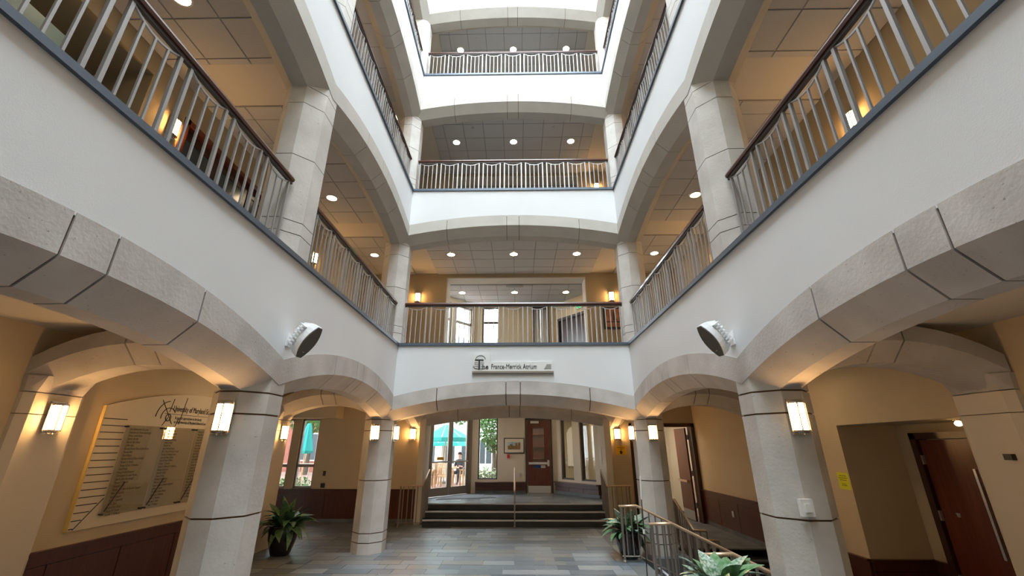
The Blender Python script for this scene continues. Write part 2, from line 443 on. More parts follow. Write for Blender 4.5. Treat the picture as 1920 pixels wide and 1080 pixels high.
# ------------------------------------------------------------------ balcony railings
def railing(loc, rz, L, n, label):
    t = thing('balcony_railing', label, 'railing', loc, rz, group='gallery railings')
    p = L / n; gw = p * .80; q = gw / 4; Hh = .93; sg = .075
    key = ('rail', round(p, 3))
    if key not in MESH:
        sw = [(gw * i / 10 - gw / 2, 0, Hh - sg * (1 - (2 * i / 10 - 1) ** 2)) for i in range(11)]
        swb = MB()
        swb.loft([[(x, y + a, z + b) for a, b in ((-.008, -.009), (.008, -.009), (.008, .009), (-.008, .009))] for x, y, z in sw])
        MESH[key] = (MB().box(-.015, .015, -.015, .015, 0, Hh).mesh('post', 'iron'),
                     MB().box(-.009, .009, -.009, .009, .02, Hh - sg * .75).mesh('baluster', 'iron'),
                     MB().box(-.009, .009, -.009, .009, .02, Hh - sg).mesh('baluster', 'iron'),
                     swb.mesh('swag_bar', 'iron'), MB().box(-gw / 2, gw / 2, -.01, .01, .02, .04).mesh('bottom_bar', 'iron'))
    po_, b1, b2, sw_, bb = MESH[key]
    for i in range(n):
        c = p * (i + .5)
        for x, me, nm in ((-2 * q, po_, 'post'), (-q, b1, 'baluster'), (0, b2, 'baluster'), (q, b1, 'baluster'), (2 * q, po_, 'post')):
            put(nm, me, t, (c + x, 0, 0))
        put('swag_bar', sw_, t, (c, 0, 0)); put('bottom_bar', bb, t, (c, 0, 0))
    MB().box(0, L, -.018, .018, Hh - .005, Hh + .03).build('top_bar', 'dark_frame', t, True)
    hr = [(-.034, Hh + .03), (.034, Hh + .03), (.042, Hh + .06), (.026, Hh + .095), (-.026, Hh + .095), (-.042, Hh + .06)]
    MB().loft([[(x, a, b) for a, b in hr] for x in (0, L)]).build('handrail', 'rail_wood', t, True)
for k in (1, 2, 3):
    z = LEDGE[k - 1] + .05
    railing((-2.62, YB + .14, z), 0, 5.24, 9, f'iron {FLN[k]} railing with wooden handrail across the rear of the atrium')
    for side, sn in ((-1, 'left'), (1, 'right')):
        railing((side * (W + .14), 5.30, z), R(90), 4.3, 7, f'iron {FLN[k]} railing with wooden handrail on the {sn}, between near and rear columns')
        if k < 3:
            railing((side * (W + .14), .30, z), R(90), 4.3, 7, f'iron {FLN[k]} railing with wooden handrail on the {sn}, beside the viewer')

# ------------------------------------------------------------------ outer walls of the galleries
for k in range(1, 4):
    z0, z1 = LEDGE[k - 1], CEIL[k] + .05
    holesL = [(-5.06 + 0, 0, 0, 0)]
    # left wall runs front to back, right wall back to front (thickness outwards)
    if k == 1:
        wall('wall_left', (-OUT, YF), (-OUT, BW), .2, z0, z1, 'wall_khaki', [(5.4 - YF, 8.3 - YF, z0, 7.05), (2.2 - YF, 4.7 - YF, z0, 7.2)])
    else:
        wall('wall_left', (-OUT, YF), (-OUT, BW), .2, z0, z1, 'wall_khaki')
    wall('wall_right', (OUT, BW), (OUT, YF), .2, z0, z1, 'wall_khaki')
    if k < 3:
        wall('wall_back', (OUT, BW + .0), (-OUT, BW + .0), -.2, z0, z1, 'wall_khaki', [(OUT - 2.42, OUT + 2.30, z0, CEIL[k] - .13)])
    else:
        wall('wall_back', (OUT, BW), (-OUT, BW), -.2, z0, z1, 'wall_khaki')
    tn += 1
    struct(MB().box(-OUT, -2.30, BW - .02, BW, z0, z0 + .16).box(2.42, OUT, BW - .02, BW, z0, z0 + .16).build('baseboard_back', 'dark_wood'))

# second-floor left: recessed hall, dark double doors, teal glass panel
struct(MB().box(-7.0, -OUT - .2, 2.1, 2.2, 4.2, 7.3).box(-7.0, -OUT - .2, 4.7, 4.8, 4.2, 7.3).box(-7.1, -7.0, 2.1, 4.8, 4.2, 7.3).box(-7.0, -OUT - .2, 2.1, 4.8, 7.2, 7.3).build('wall_alcove', 'wall_khaki'))
tag(MB().box(-5.24, -5.22, 2.5, 3.55, 4.25, 6.55).build('glass_screen', 'frosted_teal'), 'pale teal frosted glass screen at the second-floor left gallery edge of the photo', 'glass screen')
dd = thing('double_door', 'dark wooden double doors with black glass panels in the second-floor left gallery', 'door', (-5.4, 6.85, 4.2))
MB().box(-5.46, -5.27, 5.4, 5.5, 4.2, 7.05).box(-5.46, -5.27, 8.2, 8.3, 4.2, 7.05).box(-5.46, -5.27, 5.4, 8.3, 6.95, 7.05).build('frame', 'door_wood', dd)
for i in range(3):
    a = 5.5 + i * .9
    lf = MB().box(-5.44, -5.38, a + .02, a + .12, 4.22, 6.95).box(-5.44, -5.38, a + .78, a + .88, 4.22, 6.95).box(-5.44, -5.38, a + .12, a + .78, 6.8, 6.95).box(-5.44, -5.38, a + .12, a + .78, 4.22, 4.5).box(-5.44, -5.38, a + .12, a + .78, 5.75, 5.85).build('door_leaf', 'dark_wood', dd)
    MB().box(-5.42, -5.40, a + .12, a + .78, 4.5, 6.8).build('glass_panel', 'window_dark', lf)
struct(MB().box(-5.5, -5.46, 5.3, 8.4, 4.2, 7.2).build('wall_left_backing', 'dark_wood'))

# ------------------------------------------------------------------ sconces
def make_sconce():
    t = thing('wall_sconce', '', 'sconce')
    MB().box(-.13, .13, -.02, 0, -.235, .235).build('back_plate', 'chrome', t, True)
    prof = [(-.095, -.02), (-.095, -.075), (-.05, -.11), (.05, -.11), (.095, -.075), (.095, -.02)]
    MB().prism(prof, -.175, .175).build('shade', 'shade', t, True)
    big = [(x * 1.1, y * 1.06 if y < -.03 else y) for x, y in prof]
    mid = [(x * .7, y * .8 if y < -.03 else y) for x, y in prof]
    for s, nm in ((1, 'top_cap'), (-1, 'bottom_cap')):
        MB().loft([[(x, y, s * .176) for x, y in big], [(x, y, s * .196) for x, y in big], [(x, y, s * .215) for x, y in mid]]).build(nm, 'chrome', t, True)
    for x in (-.05, .05):
        MB().box(x - .008, x + .008, -.122, -.108, -.18, .18).build('vertical_bar', 'bronze', t, True)
    for x in (-.128, .128): MB().box(x - .004, x + .008, -.028, -.018, -.2, .2).build('side_rail', 'brass_rail', t, True)
    MB().lathe([(.001, -.245), (.012, -.24), (.012, -.225), (.02, -.215), (.001, -.21)], 8, (0, -.06, 0)).build('finial', 'chrome', t, True)
    for x in (-.1, .1):
        for z in (-.21, .21):
            MB().box(x - .016, x + .016, -.035, -.018, z - .016, z + .016).build('corner_clip', 'chrome', t, True)
    return t
spots = []
for side, sn in ((-1, 'left'), (1, 'right')):
    spots += [((side * CX_, 4.94 - OH, 2.29), 0, f'lit glass sconce on the camera-facing side of the near {sn} stone column'),
              ((side * CX_, 9.95 - OH, 2.29), 0, f'lit glass sconce on the camera-facing side of the rear {sn} stone column'),
              ((side * W, 9.95, 2.29), -side * R(90), f'lit glass sconce on the atrium side of the rear {sn} stone column'),
              ((side * 3.06, BW, 2.36), 0, f'lit glass sconce on the tan wall {sn} of the rear steps'),
              ((side * 3.25, BW, 6.70), 0, f'lit sconce on the second-floor rear wall, {sn} of the wide opening'),
              ((side * OUT, 5.24, 6.68), -side * R(90), f'lit sconce on the second-floor {sn} gallery wall behind the near railing'),
              ((side * OUT, 10.13, 6.67), -side * R(90), f'lit sconce on the second-floor {sn} gallery wall behind the far railing')]
for k in (2, 3):
    for side, sn in ((-1, 'left'), (1, 'right')):
        for y, nm in ((2.6, 'near'), (7.4, 'far')): spots.append(((side * OUT, y, LEDGE[k - 1] + 2.45), -side * R(90), f'added fill sconce, out of view, on the {FLN[k]} {sn} gallery wall, {nm} one'))  # upper side sconces are added out of view to brighten the galleries
spots += [((-OUT + .12, 4.94, 2.31), R(90), 'lit glass sconce on the left corridor wall in front of the donor board'),
          ((-OUT + .12, 9.95, 2.30), R(90), 'lit glass sconce on the left corridor wall beside the tall window'),
          ((3.05, BW, 10.98), 0, 'lit sconce low behind the third-floor rear railing, right of centre')]
sc0 = make_sconce()
for i, (loc, rz, lb) in enumerate(spots):
    SCS = .74
    s = sc0 if i == 0 else copy_tree(sc0)
    s.location = loc; s.rotation_euler = (0, 0, rz); s.scale = (.70, .84, SCS); s['label'] = lb; s['group'] = 'wall sconces'

# ------------------------------------------------------------------ ground floor: slate paving
fl = struct(MB().box(-8.2, 2.46, YF, BW + .25, -.7, -.008).box(2.46, 5.5, 10.33, BW, -.7, -.008).build('floor', 'mortar'))
cache = {}
def tile_rows(x0, x1, y0, y1, z, parent, as_parts, mb=None, rd=.305, seed=1):
    rnd = random.Random(seed); y = y0
    while y < y1 - .04:
        ye = min(y + rd, y1); x = x0 - rnd.choice((0, .19, .38))
        while x < x1 - .03:
            l = rnd.choice((.38, .76, .76, .57)); xa = max(x, x0); xe = min(x + l, x1)
            if x1 - xe < .1: xe = x1
            x = x + l if xe < x1 else x1
            if xe - xa < .06: continue
            if as_parts:
                key = (round(xe - xa, 3), round(ye - y, 3))
                if key not in cache:
                    cache[key] = MB().box(.004, key[0] - .004, .004, key[1] - .004, -.02, 0).mesh('slate_tile', 'slate')
                put('slate_tile', cache[key], parent, (xa, y, z + rnd.uniform(-.0015, .0015)))
            else: mb.box(xa + .004, xe - .004, y + .004, ye - .004, z - .02, z)
        y = ye
tile_rows(-5.3, 2.1, 8.0, 12.78, 0, fl, True, seed=3)
tile_rows(-7.2, -5.3, 10.35, 13.36, 0, fl, True, seed=4)
tile_rows(-5.3, -2.45, 12.78, 13.38, 0, fl, True, seed=5)
for i in range(7):   # border of larger slabs along the stair edge
    put('border_slab', MB().box(.004, .352, .004, .85, -.02, 0).mesh('border_slab', 'slate') if i == 0 else bpy.data.meshes['border_slab'], fl, (2.1, 4.6 + i * .86, 0))
mb = MB(); tile_rows(-5.3, 2.1, YF, 8.0, 0, fl, False, mb, seed=6)
o = mb.build('slate_paving', 'slate_plain', fl, fix=False); o['kind'] = 'stuff'
mb = MB(); tile_rows(2.1, 5.36, 10.6, 13.38, 0, fl, False, mb, seed=8); mb.box(2.46, 5.36, 10.3, 10.59, -.02, 0)
o = mb.build('slate_paving', 'slate_plain', fl, fix=False); o['kind'] = 'stuff'
# lower corridor on the right, plinths under the right columns
lf = struct(MB().box(2.46, 7.2, YF, 10.5, -.85, -.608).build('floor', 'mortar'))
mb = MB(); tile_rows(2.5, 7.0, 3.5, 9.4, -.6, lf, False, mb, seed=9); o = mb.build('slate_paving', 'slate_plain', lf, fix=False); o['kind'] = 'stuff'
struct(MB().box(2.44, 3.43, 9.42, 10.33, -.6, 0).box(2.44, 3.43, 4.45, 5.42, -.6, 0).box(2.3, 3.43, YF, 4.45, -.6, 0).build('floor_plinth', 'slate_plain'))
# steps down to the right
t = thing('stone_steps', 'slate steps going down from the atrium floor to the right corridor', 'steps', (2.95, 7.4, -.6))
for i in range(3):
    x = 2.46 + .32 * i; z = -.15 * (i + 1)
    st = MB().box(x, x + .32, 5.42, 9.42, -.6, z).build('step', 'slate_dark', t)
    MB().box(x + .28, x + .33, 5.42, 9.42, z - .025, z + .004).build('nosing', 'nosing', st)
t = thing('stone_steps', 'dark slate steps rising to the landing before the far right doorway', 'steps', (4.4, 9.9, -.6))
for i in range(4):
    y = 9.40 + .31 * i; z = -.45 + .15 * i
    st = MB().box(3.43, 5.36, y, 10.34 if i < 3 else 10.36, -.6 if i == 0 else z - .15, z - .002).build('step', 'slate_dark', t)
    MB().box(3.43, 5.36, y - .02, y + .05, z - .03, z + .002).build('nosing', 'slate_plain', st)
# rear steps and landing
t = thing('stone_steps', 'three dark slate steps with pale nosings up to the rear entrance', 'steps', (0, 13.1, 0))
for i in range(3):
    y = 12.78 + .33 * i; z = .163 * (i + 1)
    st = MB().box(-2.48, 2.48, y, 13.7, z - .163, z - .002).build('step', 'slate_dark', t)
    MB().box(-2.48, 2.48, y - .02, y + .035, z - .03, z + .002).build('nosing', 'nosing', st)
LZ = .49
land = struct(MB().box(-3.0, 3.0, 13.47, 16.6, -.7, LZ - .008).build('floor_landing', 'mortar'))
tile_rows(-2.78, 2.78, 13.5, 16.25, LZ, land, True, seed=12)

# ------------------------------------------------------------------ ground floor walls
wn = 0
def wains(p0, p1, z0, z1, label=None, step=.95, base='slate_plain', out=.03):
    """wood wainscot on the left of p0->p1 seen from the room (room is to the right of travel)"""
    global tn; tn += 1
    p0 = Vector((*p0, 0)); p1 = Vector((*p1, 0)); d = p1 - p0; L = d.length; d.normalize(); n = Vector((d.y, -d.x, 0))
    def slab(a, b, q0, q1, za, zb):
        return MB().prism([(v.x, v.y) for v in (p0 + d * a + n * q0, p0 + d * b + n * q0, p0 + d * b + n * q1, p0 + d * a + n * q1)], za, zb)
    w = struct(slab(0, L, 0, out * .6, z0 + .1, z1 - .03).build('trim_%d' % tn, 'dark_wood'))
    k = max(1, round(L / step)); s = L / k
    for i in range(k):
        slab(i * s + .008, (i + 1) * s - .008, out * .6, out, z0 + .1, z1 - .16).build('panel', 'wainscot_wood', w)
    slab(0, L, out * .6, out * 1.05, z1 - .15, z1 - .03).build('top_rail', 'wainscot_wood', w)
    slab(0, L, 0, out * 2, z1 - .03, z1).build('cap_rail', 'wainscot_wood', w)
    slab(0, L, 0, out * .8, z0, z0 + .1).build('base', base, w)
    return w
GT = CEIL[0] + .05
wall('wall_left', (-OUT, YF), (-OUT, 10.35), .2, 0, GT, 'wall_tan')
wains((-OUT, YF), (-OUT, 10.35), 0, .90)
wall('wall_far_left', (-8.1, 10.2), (-8.1, BW + .2), .1, 0, GT, 'wall_tan')
wall('wall_left_return', (-8.1, 10.15), (-OUT - .2, 10.15), -.2, 0, GT, 'wall_tan')
wall('wall_back', (-2.80, BW), (-8.1, BW), -.25, -.05, GT, 'wall_tan', [(6.65 - 2.80, 5.90 - 2.80, .87, 2.80) if 0 else (5.90 - 2.80, 6.47 - 2.80, .87, 2.80), (6.70 - 2.80, 7.6 - 2.80, .87, 2.80)])
wains((-8.1, BW), (-2.80, BW), 0, .86)
struct(MB().box(-8.1, -5.24, 12.85, BW, 2.80, GT).build('ceiling_bulkhead', 'wall_tan'))
struct(MB().box(-2.80, -2.62, BW - .28, BW + .3, LZ - .49, 3.3).build('wall_jamb', 'wall_cream')); struct(MB().box(2.62, 2.80, BW - .28, BW + .3, 0, 3.3).build('wall_jamb', 'wall_cream'))
struct(MB().box(-2.8, 2.8, BW - .2, BW + .2, 3.0, 3.5).build('wall_back_header', 'wall_cream'))
wall('wall_back', (5.5, BW), (2.80, BW), -.25, 0, GT, 'wall_tan', [(.2, 2.03, 0, 2.60)])
# left windows
wi = 1
for (a, b) in ((-6.47, -5.90), (-7.60, -6.70)):
    wi += 1
    w = struct(MB().box(a, a + .05, BW + .06, BW + .14, .87, 2.80).box(b - .05, b, BW + .06, BW + .14, .87, 2.80).box(a, b, BW + .06, BW + .14, 2.75, 2.80).box(a, b, BW + .06, BW + .14, .87, .93).box(a, b, BW + .06, BW + .14, 1.44, 1.52).build('window_%d' % wi, 'alu_frame'))
    MB().box(a + .05, b - .05, BW + .09, BW + .10, 1.52, 2.75).build('pane', 'tint_glass', w); MB().box(a + .05, b - .05, BW + .09, BW + .10, .93, 1.44).build('pane', 'tint_glass', w)
    MB().box(a, b, BW - .03, BW + .06, .84, .87).build('window_sill', 'wainscot_wood', w)
tag(MB().box(-5.61, -5.53, BW - .012, BW, 1.21, 1.34).build('wall_plate', 'black_plastic'), 'upper dark wall plate right of the left windows', 'wall plate')
tag(MB().box(-5.63, -5.51, BW - .012, BW, .89, 1.01).build('outlet_plate', 'black_plastic'), 'lower square dark outlet plate right of the left windows', 'outlet')

# right outer wall with door alcove
wall('wall_right', (OUTR, BW), (OUTR, YF), .2, -.6, GT, 'wall_tan', [(BW - 7.42, BW - 5.3, -.6, 2.33)])
wains((OUTR, BW), (OUTR, 10.36), 0, .87)
wains((OUTR, 9.40), (OUTR, 7.42), -.6, .43)
al = MB().box(OUTR + .2, 6.3, 7.42, 7.5, -.6, 2.33).box(OUTR + .2, 6.3, 5.2, 5.3, -.6, 2.33).box(OUTR + .2, 6.6, 5.2, 7.5, 2.33, 2.45).box(6.5, 6.6, 5.1, 7.6, -.6, 2.45)
struct(al.build('wall_alcove', 'wall_tan'))
wall('wall_alcove_back', (6.3, 7.5), (6.3, 5.2), .15, -.6, 2.40, 'wall_tan', [(.42, 1.48, -.6, 2.17)])
wains((OUTR, 7.42), (6.3, 7.42), -.6, .43)
wains((6.3, 7.42), (6.3, 7.10), -.6, .43)
dr = struct(MB().box(6.22, 6.4, 7.02, 7.12, -.6, 2.20).box(6.22, 6.4, 6.0, 6.08, -.6, 2.20).box(6.22, 6.4, 6.0, 7.12, 2.11, 2.20).build('door_1', 'dark_wood'))
MB().box(6.27, 6.32, 6.09, 7.01, -.58, 2.10).build('door_leaf', 'door_wood', dr)
MB().bar((6.23, 6.26, .66), (6.23, 6.26, 1.72), .035, .035, (1, 0, 0)).box(6.24, 6.27, 6.245, 6.275, .75, .79).box(6.24, 6.27, 6.245, 6.275, 1.6, 1.64).build('pull_handle', 'steel', dr)
for z in (.2, 1.0, 1.75): MB().box(6.225, 6.265, 6.995, 7.03, z, z + .13).build('hinge', 'steel', dr)
MB().lathe([(.001, 0), (.03, 0), (.02, -.05), (.001, -.06)], 10, (6.265, 6.75, 1.13)).build('thumb_turn', 'steel', dr)
for x, y, nm in ((5.66, 5.68, 'left'), (5.98, 5.78, 'right')):
    b = thing('alcove_light', f'small bare glowing ceiling lamp in the right door alcove, {nm} of the pair', 'lamp', (x, y, 2.33))
    MB().lathe([(.001, -.02), (.05, -.02), (.05, 0), (.001, 0)], 12).build('base', 'chrome', b, True)
    MB().lathe([(.001, -.09), (.03, -.08), (.042, -.055), (.03, -.03), (.001, -.02)], 12).build('bulb', 'bulb', b, True)
# notices on the right
nt_ = thing('notice', 'yellow-green paper notice beside the right door alcove', 'notice', (OUTR, 7.55, 1.38))
MB().box(OUTR - .004, OUTR - .001, 7.44, 7.69, 1.36, 1.61).build('sheet', 'sign_yellow', nt_)
text('lettering', 'Food and drinks\nare not permitted in\nthe Classroom.', .024, (OUTR - .006, 7.565, 1.555), (0, -1, 0), (0, 0, 1), 'ink', nt_, .0005, 'CENTER', spacing=1.35)
text('lettering', 'Thank you for\nyour cooperation', .018, (OUTR - .006, 7.565, 1.435), (0, -1, 0), (0, 0, 1), 'ink', nt_, .0005, 'CENTER', spacing=1.2)
tag(MB().prism([(OUTR - .15, 4.79), (OUTR - .11, 4.78), (OUTR - .11, 4.88), (OUTR - .15, 4.87)], 1.87, 1.93).build('door_sensor', 'black_plastic'), 'small black sensor on the wall at the far right edge', 'sensor')
tag(MB().box(OUTR - .025, OUTR, 10.05, 10.15, 1.25, 1.36).build('wall_plate', 'black_plastic'), 'dark switch plate above the right wainscot', 'switch')
tag(MB().box(OUTR - .04, OUTR - .028, 11.6, 11.7, .40, .53).build('outlet_plate', 'chrome'), 'pale outlet plate on the right wainscot near the doorway', 'outlet')

# corridor pilasters
for side, sn, x in ((-1, 'left', -OUT), (1, 'right', OUTR)):
    for yy, pn in ((4.94, 'near'), (9.95, 'far')):
        z0 = -.6 if side > 0 else 0
        t = thing('wall_pilaster', f'{pn} stone pilaster on the {sn} corridor wall under the cross arch', 'pilaster', (x, yy, z0))
        pr = [(x, yy - .34), (x - side * .05, yy - .34), (x - side * .11, yy - .26), (x - side * .11, yy + .26), (x - side * .05, yy + .34), (x, yy + .34)]
        for a, b in ((z0, 2.33), (2.34, 2.56)): MB().prism(pr, a, b).build('stone_block', 'stone' if 0 else 'wall_cream', t)
        pc = [(x, yy - .36), (x - side * .06, yy - .36), (x - side * .2, yy - .28), (x - side * .2, yy + .28), (x - side * .06, yy + .36), (x, yy + .36)]
        MB().loft([[(px, py, 2.57) for px, py in pr], [(px, py, 2.74) for px, py in pc]]).build('corbel', 'stone', t)

# far right doorway: frame, open leaf, hall beyond
dr = struct(MB().box(3.42, 3.52, BW - .04, BW + .26, 0, 2.66).box(5.25, 5.35, BW - .04, BW + .26, 0, 2.66).box(3.42, 5.35, BW - .04, BW + .26, 2.56, 2.66).build('door_2', 'dark_wood'))
lfo = MB().box(5.16, 5.21, BW + .27, BW + 1.17, .01, 2.54).build('door_leaf', 'door_wood', dr)
MB().box(5.155, 5.16, BW + .29, BW + 1.15, .02, .27).build('kick_plate', 'steel', lfo)
MB().bar((5.09, BW + .35, 1.05), (5.09, BW + 1.1, 1.05), .04, .06).box(5.08, 5.16, BW + .34, BW + .40, 1.02, 1.08).box(5.08, 5.16, BW + 1.04, BW + 1.10, 1.02, 1.08).build('push_bar', 'brass_rail', lfo)
for z in (.35, 1.2, 2.2): MB().box(5.2, 5.26, BW + .24, BW + .29, z, z + .14).build('hinge', 'steel', lfo)
struct(MB().box(3.3, 5.7, BW + 3.2, BW + 3.3, 0, 3.0).box(5.6, 5.7, BW + .25, BW + 3.3, 0, 3.0).box(3.3, 3.38, BW + .25, BW + 3.3, 0, 3.0).build('wall_hall', 'wall_cream'))
struct(MB().box(3.3, 5.7, BW, BW + 3.3, -.1, 0).build('floor_hall', 'slate_plain')); struct(MB().box(3.3, 5.7, BW + .2, BW + 3.3, 2.95, 3.05).build('ceiling_hall', 'gypsum'))
for side, sn in ((-1, 'left'), (1, 'right')):
    for y, nm in ((2.5, 'behind the nearest arch'), (7.4, 'between the columns')): downlight((side * 4.4, y, CEIL[0] + .03), f'added ground-floor corridor fill light hidden on the {sn}, {nm}')  # hidden above the arches, added to lift the corridor light
downlight((4.3, BW + 1.8, 2.95), 'added fill light in the hall beyond the far right doorway'); downlight((3.8, BW + 2.6, 2.95), 'second added fill light deep in the hall beyond the far right doorway')  # both hall lamps are added so the doorway view is not dark

# vestibule walls (left glass door facet, centre, right facet)
VT = 3.35
Lp = [(-2.78, 14.70), (-1.56, 16.22)]
wall('wall_vestibule_left', (-2.78, BW + .3), (-2.78, 14.70), .12, LZ, VT, 'wall_cream')
wall('wall_vestibule_right', (2.70, 14.66), (2.70, BW + .3), .12, LZ, VT, 'wall_cream')
wall('wall_vestibule_back', (-1.60, 16.22), (1.47, 16.22), .2, LZ, VT, 'wall_cream', [(.27, .96, .93, 3.02), (1.96, 2.92, LZ, 2.98)])
wall('wall_vestibule_right', (1.47, 16.22), (2.70, 14.66), .2, LZ, VT, 'wall_cream', [(.22, .82, .95, 3.05), (1.16, 1.80, .95, 3.05)])
struct(MB().prism([(-2.9, BW), (2.9, BW), (2.9, 14.7), (1.6, 16.5), (-1.7, 16.5), (-2.9, 14.7)], VT, VT + .1).build('ceiling_vestibule', 'gypsum'))
wains((-1.40, 16.22), (.34, 16.22), LZ, .86, step=.6, out=.12); wains((1.47, 16.22), (2.70, 14.66), LZ, .88, step=.65, out=.12)
for x, nm in ((-1.1, 'left'), (1.1, 'right')): downlight((x, 14.9, VT), f'added fill light in the rear vestibule ceiling, {nm} one')  # pair added to brighten the vestibule walls
def fill_panel(x0, x1, y0, y1, z, label):  # added glowing panels, unseen, that brighten the rooms beyond
    t = thing('added_fill_panel', label, 'fill light', ((x0 + x1) / 2, (y0 + y1) / 2, z))
    MB().box(x0 - .03, x1 + .03, y0 - .03, y1 + .03, z - .02, z - .001).build('frame', 'white_paint', t); MB().box(x0, x1, y0, y1, z - .026, z - .021).build('fill_face', 'fill_glow', t)
fill_panel(3.9, 4.5, BW + .9, BW + 2.1, 2.95, 'added unseen fill light panel in the hall beyond the far right doorway')
fill_panel(.6, 1.8, 17.6, 18.2, 3.25, 'added unseen fill light panel in the library room behind the inner door')
fill_panel(2.35, 2.95, 16.8, 18.0, 3.25, 'added unseen fill light panel behind the right vestibule windows')
def facet(p0, p1):
    p0 = Vector((*p0, 0)); d = Vector((*p1, 0)) - p0; d.normalize(); return p0, d, Vector((-d.y, d.x, 0))
def fbox(mb, fr, a, b, q0, q1, z0, z1):
    p0, d, n = fr
    return mb.prism([(v.x, v.y) for v in (p0 + d * a + n * q0, p0 + d * b + n * q0, p0 + d * b + n * q1, p0 + d * a + n * q1)], z0, z1)
fr = facet(*Lp); LL = (Vector(Lp[1]) - Vector(Lp[0])).length
gd = MB()
for a, b in ((0, .06), (LL - .14, LL)): fbox(gd, fr, a, b, 0, .12, LZ, VT)
fbox(gd, fr, 0, LL, 0, .12, 2.98, VT)
gd = struct(gd.build('door_3', 'alu_frame'))
half = (LL - .2) / 2
for i in range(2):
    a = .06 + i * half; b = a + half; mb = MB()
    fbox(mb, fr, a + .005, a + .10, .03, .08, LZ + .01, 2.97); fbox(mb, fr, b - .10, b - .005, .03, .08, LZ + .01, 2.97)
    fbox(mb, fr, a + .1, b - .1, .03, .08, 2.87, 2.97); fbox(mb, fr, a + .1, b - .1, .03, .08, LZ + .01, LZ + .26)
    lf_ = mb.build('door_leaf', 'alu_frame', gd)
    fbox(MB(), fr, a + .1, b - .1, .05, .06, LZ + .26, 2.87).build('pane', 'door_glass', lf_)
    fbox(MB(), fr, a + .06, b - .06, -.05, -.01, LZ + 1.02, LZ + 1.06).build('push_bar', 'steel', lf_)
    if i == 0: fbox(MB(), fr, a + .3, a + .58, .02, .03, LZ + 1.1, LZ + 1.19).build('decal', 'sign_amber', lf_)
# centre window
wi += 1
w = struct(MB().box(-1.33, -1.29, 16.26, 16.34, .93, 3.02).box(-.68, -.64, 16.26, 16.34, .93, 3.02).box(-1.33, -.64, 16.26, 16.34, 2.98, 3.02).box(-1.33, -.64, 16.26, 16.34, .93, .97).build('window_%d' % wi, 'dark_frame'))
MB().box(-1.29, -.68, 16.29, 16.30, .97, 2.98).build('pane', 'door_glass', w)
# right facet windows
fr2 = facet((1.47, 16.22), (2.70, 14.66))
for a, b in ((.22, .82), (1.16, 1.80)):
    wi += 1; mb = MB()
    for c, e in ((a, a + .05), (b - .05, b)): fbox(mb, fr2, c, e, .06, .15, .95, 3.05)
    fbox(mb, fr2, a, b, .06, .15, 2.99, 3.05); fbox(mb, fr2, a, b, .06, .15, .95, 1.0)
    w = struct(mb.build('window_%d' % wi, 'dark_frame'))
    fbox(MB(), fr2, a + .05, b - .05, .10, .11, 1.0, 2.99).build('pane', 'clear_glass', w)
# inner door with lite
dr = struct(MB().box(.36, .42, 16.16, 16.36, LZ, 2.98).box(1.26, 1.32, 16.16, 16.36, LZ, 2.98).box(.36, 1.32, 16.16, 16.36, 2.92, 2.98).build('door_4', 'dark_frame'))
lf_ = MB().box(.43, .63, 16.2, 16.25, LZ + .01, 2.91).box(1.03, 1.25, 16.2, 16.25, LZ + .01, 2.91).box(.63, 1.03, 16.2, 16.25, 2.68, 2.91).box(.63, 1.03, 16.2, 16.25, LZ + .01, 1.50).build('door_leaf', 'door_wood', dr)
MB().box(.63, 1.03, 16.22, 16.23, 1.50, 2.68).build('glass_lite', 'clear_glass', lf_)
MB().box(.45, 1.23, 16.19, 16.2, LZ + .02, .73).build('kick_plate', 'steel', lf_)
MB().box(.47, 1.2, 16.12, 16.16, 1.42, 1.49).box(1.13, 1.2, 16.15, 16.2, 1.36, 1.56).box(.47, .53, 16.15, 16.2, 1.42, 1.49).build('push_bar', 'steel', lf_)
MB().box(.66, .9, 16.192, 16.2, 1.30, 1.39).build('sticker', 'shirt_blue', lf_); MB().box(.9, 1.06, 16.192, 16.2, 1.30, 1.39).build('sticker', 'paper', lf_)
MB().box(.55, .85, 16.12, 16.2, 2.80, 2.88).build('door_closer', 'steel', lf_)
# room behind the inner door and right facet
struct(MB().box(.2, 3.3, 20.4, 20.5, LZ, 3.3).box(3.2, 3.28, 13.68, 20.5, LZ, 3.3).box(.1, .2, 16.42, 20.5, LZ, 3.3).build('wall_library', 'wall_khaki'))
struct(MB().box(.1, 3.28, 16.62, 20.5, LZ - .1, LZ).box(2.9, 3.28, 13.7, 16.62, LZ - .1, LZ).box(1.6, 2.9, 16.2, 16.62, LZ - .09, LZ - .001).build('floor_library', 'rug')); struct(MB().box(.1, 3.28, 16.52, 20.5, 3.25, 3.33).box(2.85, 3.28, 13.7, 16.52, 3.25, 3.33).box(1.65, 2.85, 15.2, 16.52, 3.34, 3.42).build('ceiling_library', 'gypsum'))
struct(MB().box(2.82, 3.28, 13.66, 13.72, LZ, 3.3).build('wall_library', 'wall_khaki'))
downlight((2.2, 18.2, 3.25), 'added fill light in the library room behind the inner door'); downlight((.9, 19.2, 3.25), 'added fill light over the bookcase behind the inner door'); downlight((2.7, 19.2, 3.25), 'added fill light before the white arched panel'); downlight((3.0, 15.6, 3.25), 'added fill light in the room behind the right vestibule windows')  # library lamps are added to light the room behind the glass
aw = thing('arched_panel', 'tall white arched panel seen through the right vestibule windows', 'panel', (2.7, 20.3, LZ))
MB().prism([(2.3, 20.38), (2.3, 20.32), (3.1, 20.32), (3.1, 20.38)], 1.2, 2.5).build('panel_board', 'white_paint', aw)
MB().loft([[(2.7 + .4 * math.cos(math.pi * i / 12), yq, 2.5 + .4 * math.sin(math.pi * i / 12)) for i in range(13)] for yq in (20.32, 20.38)]).build('arch_head', 'white_paint', aw)
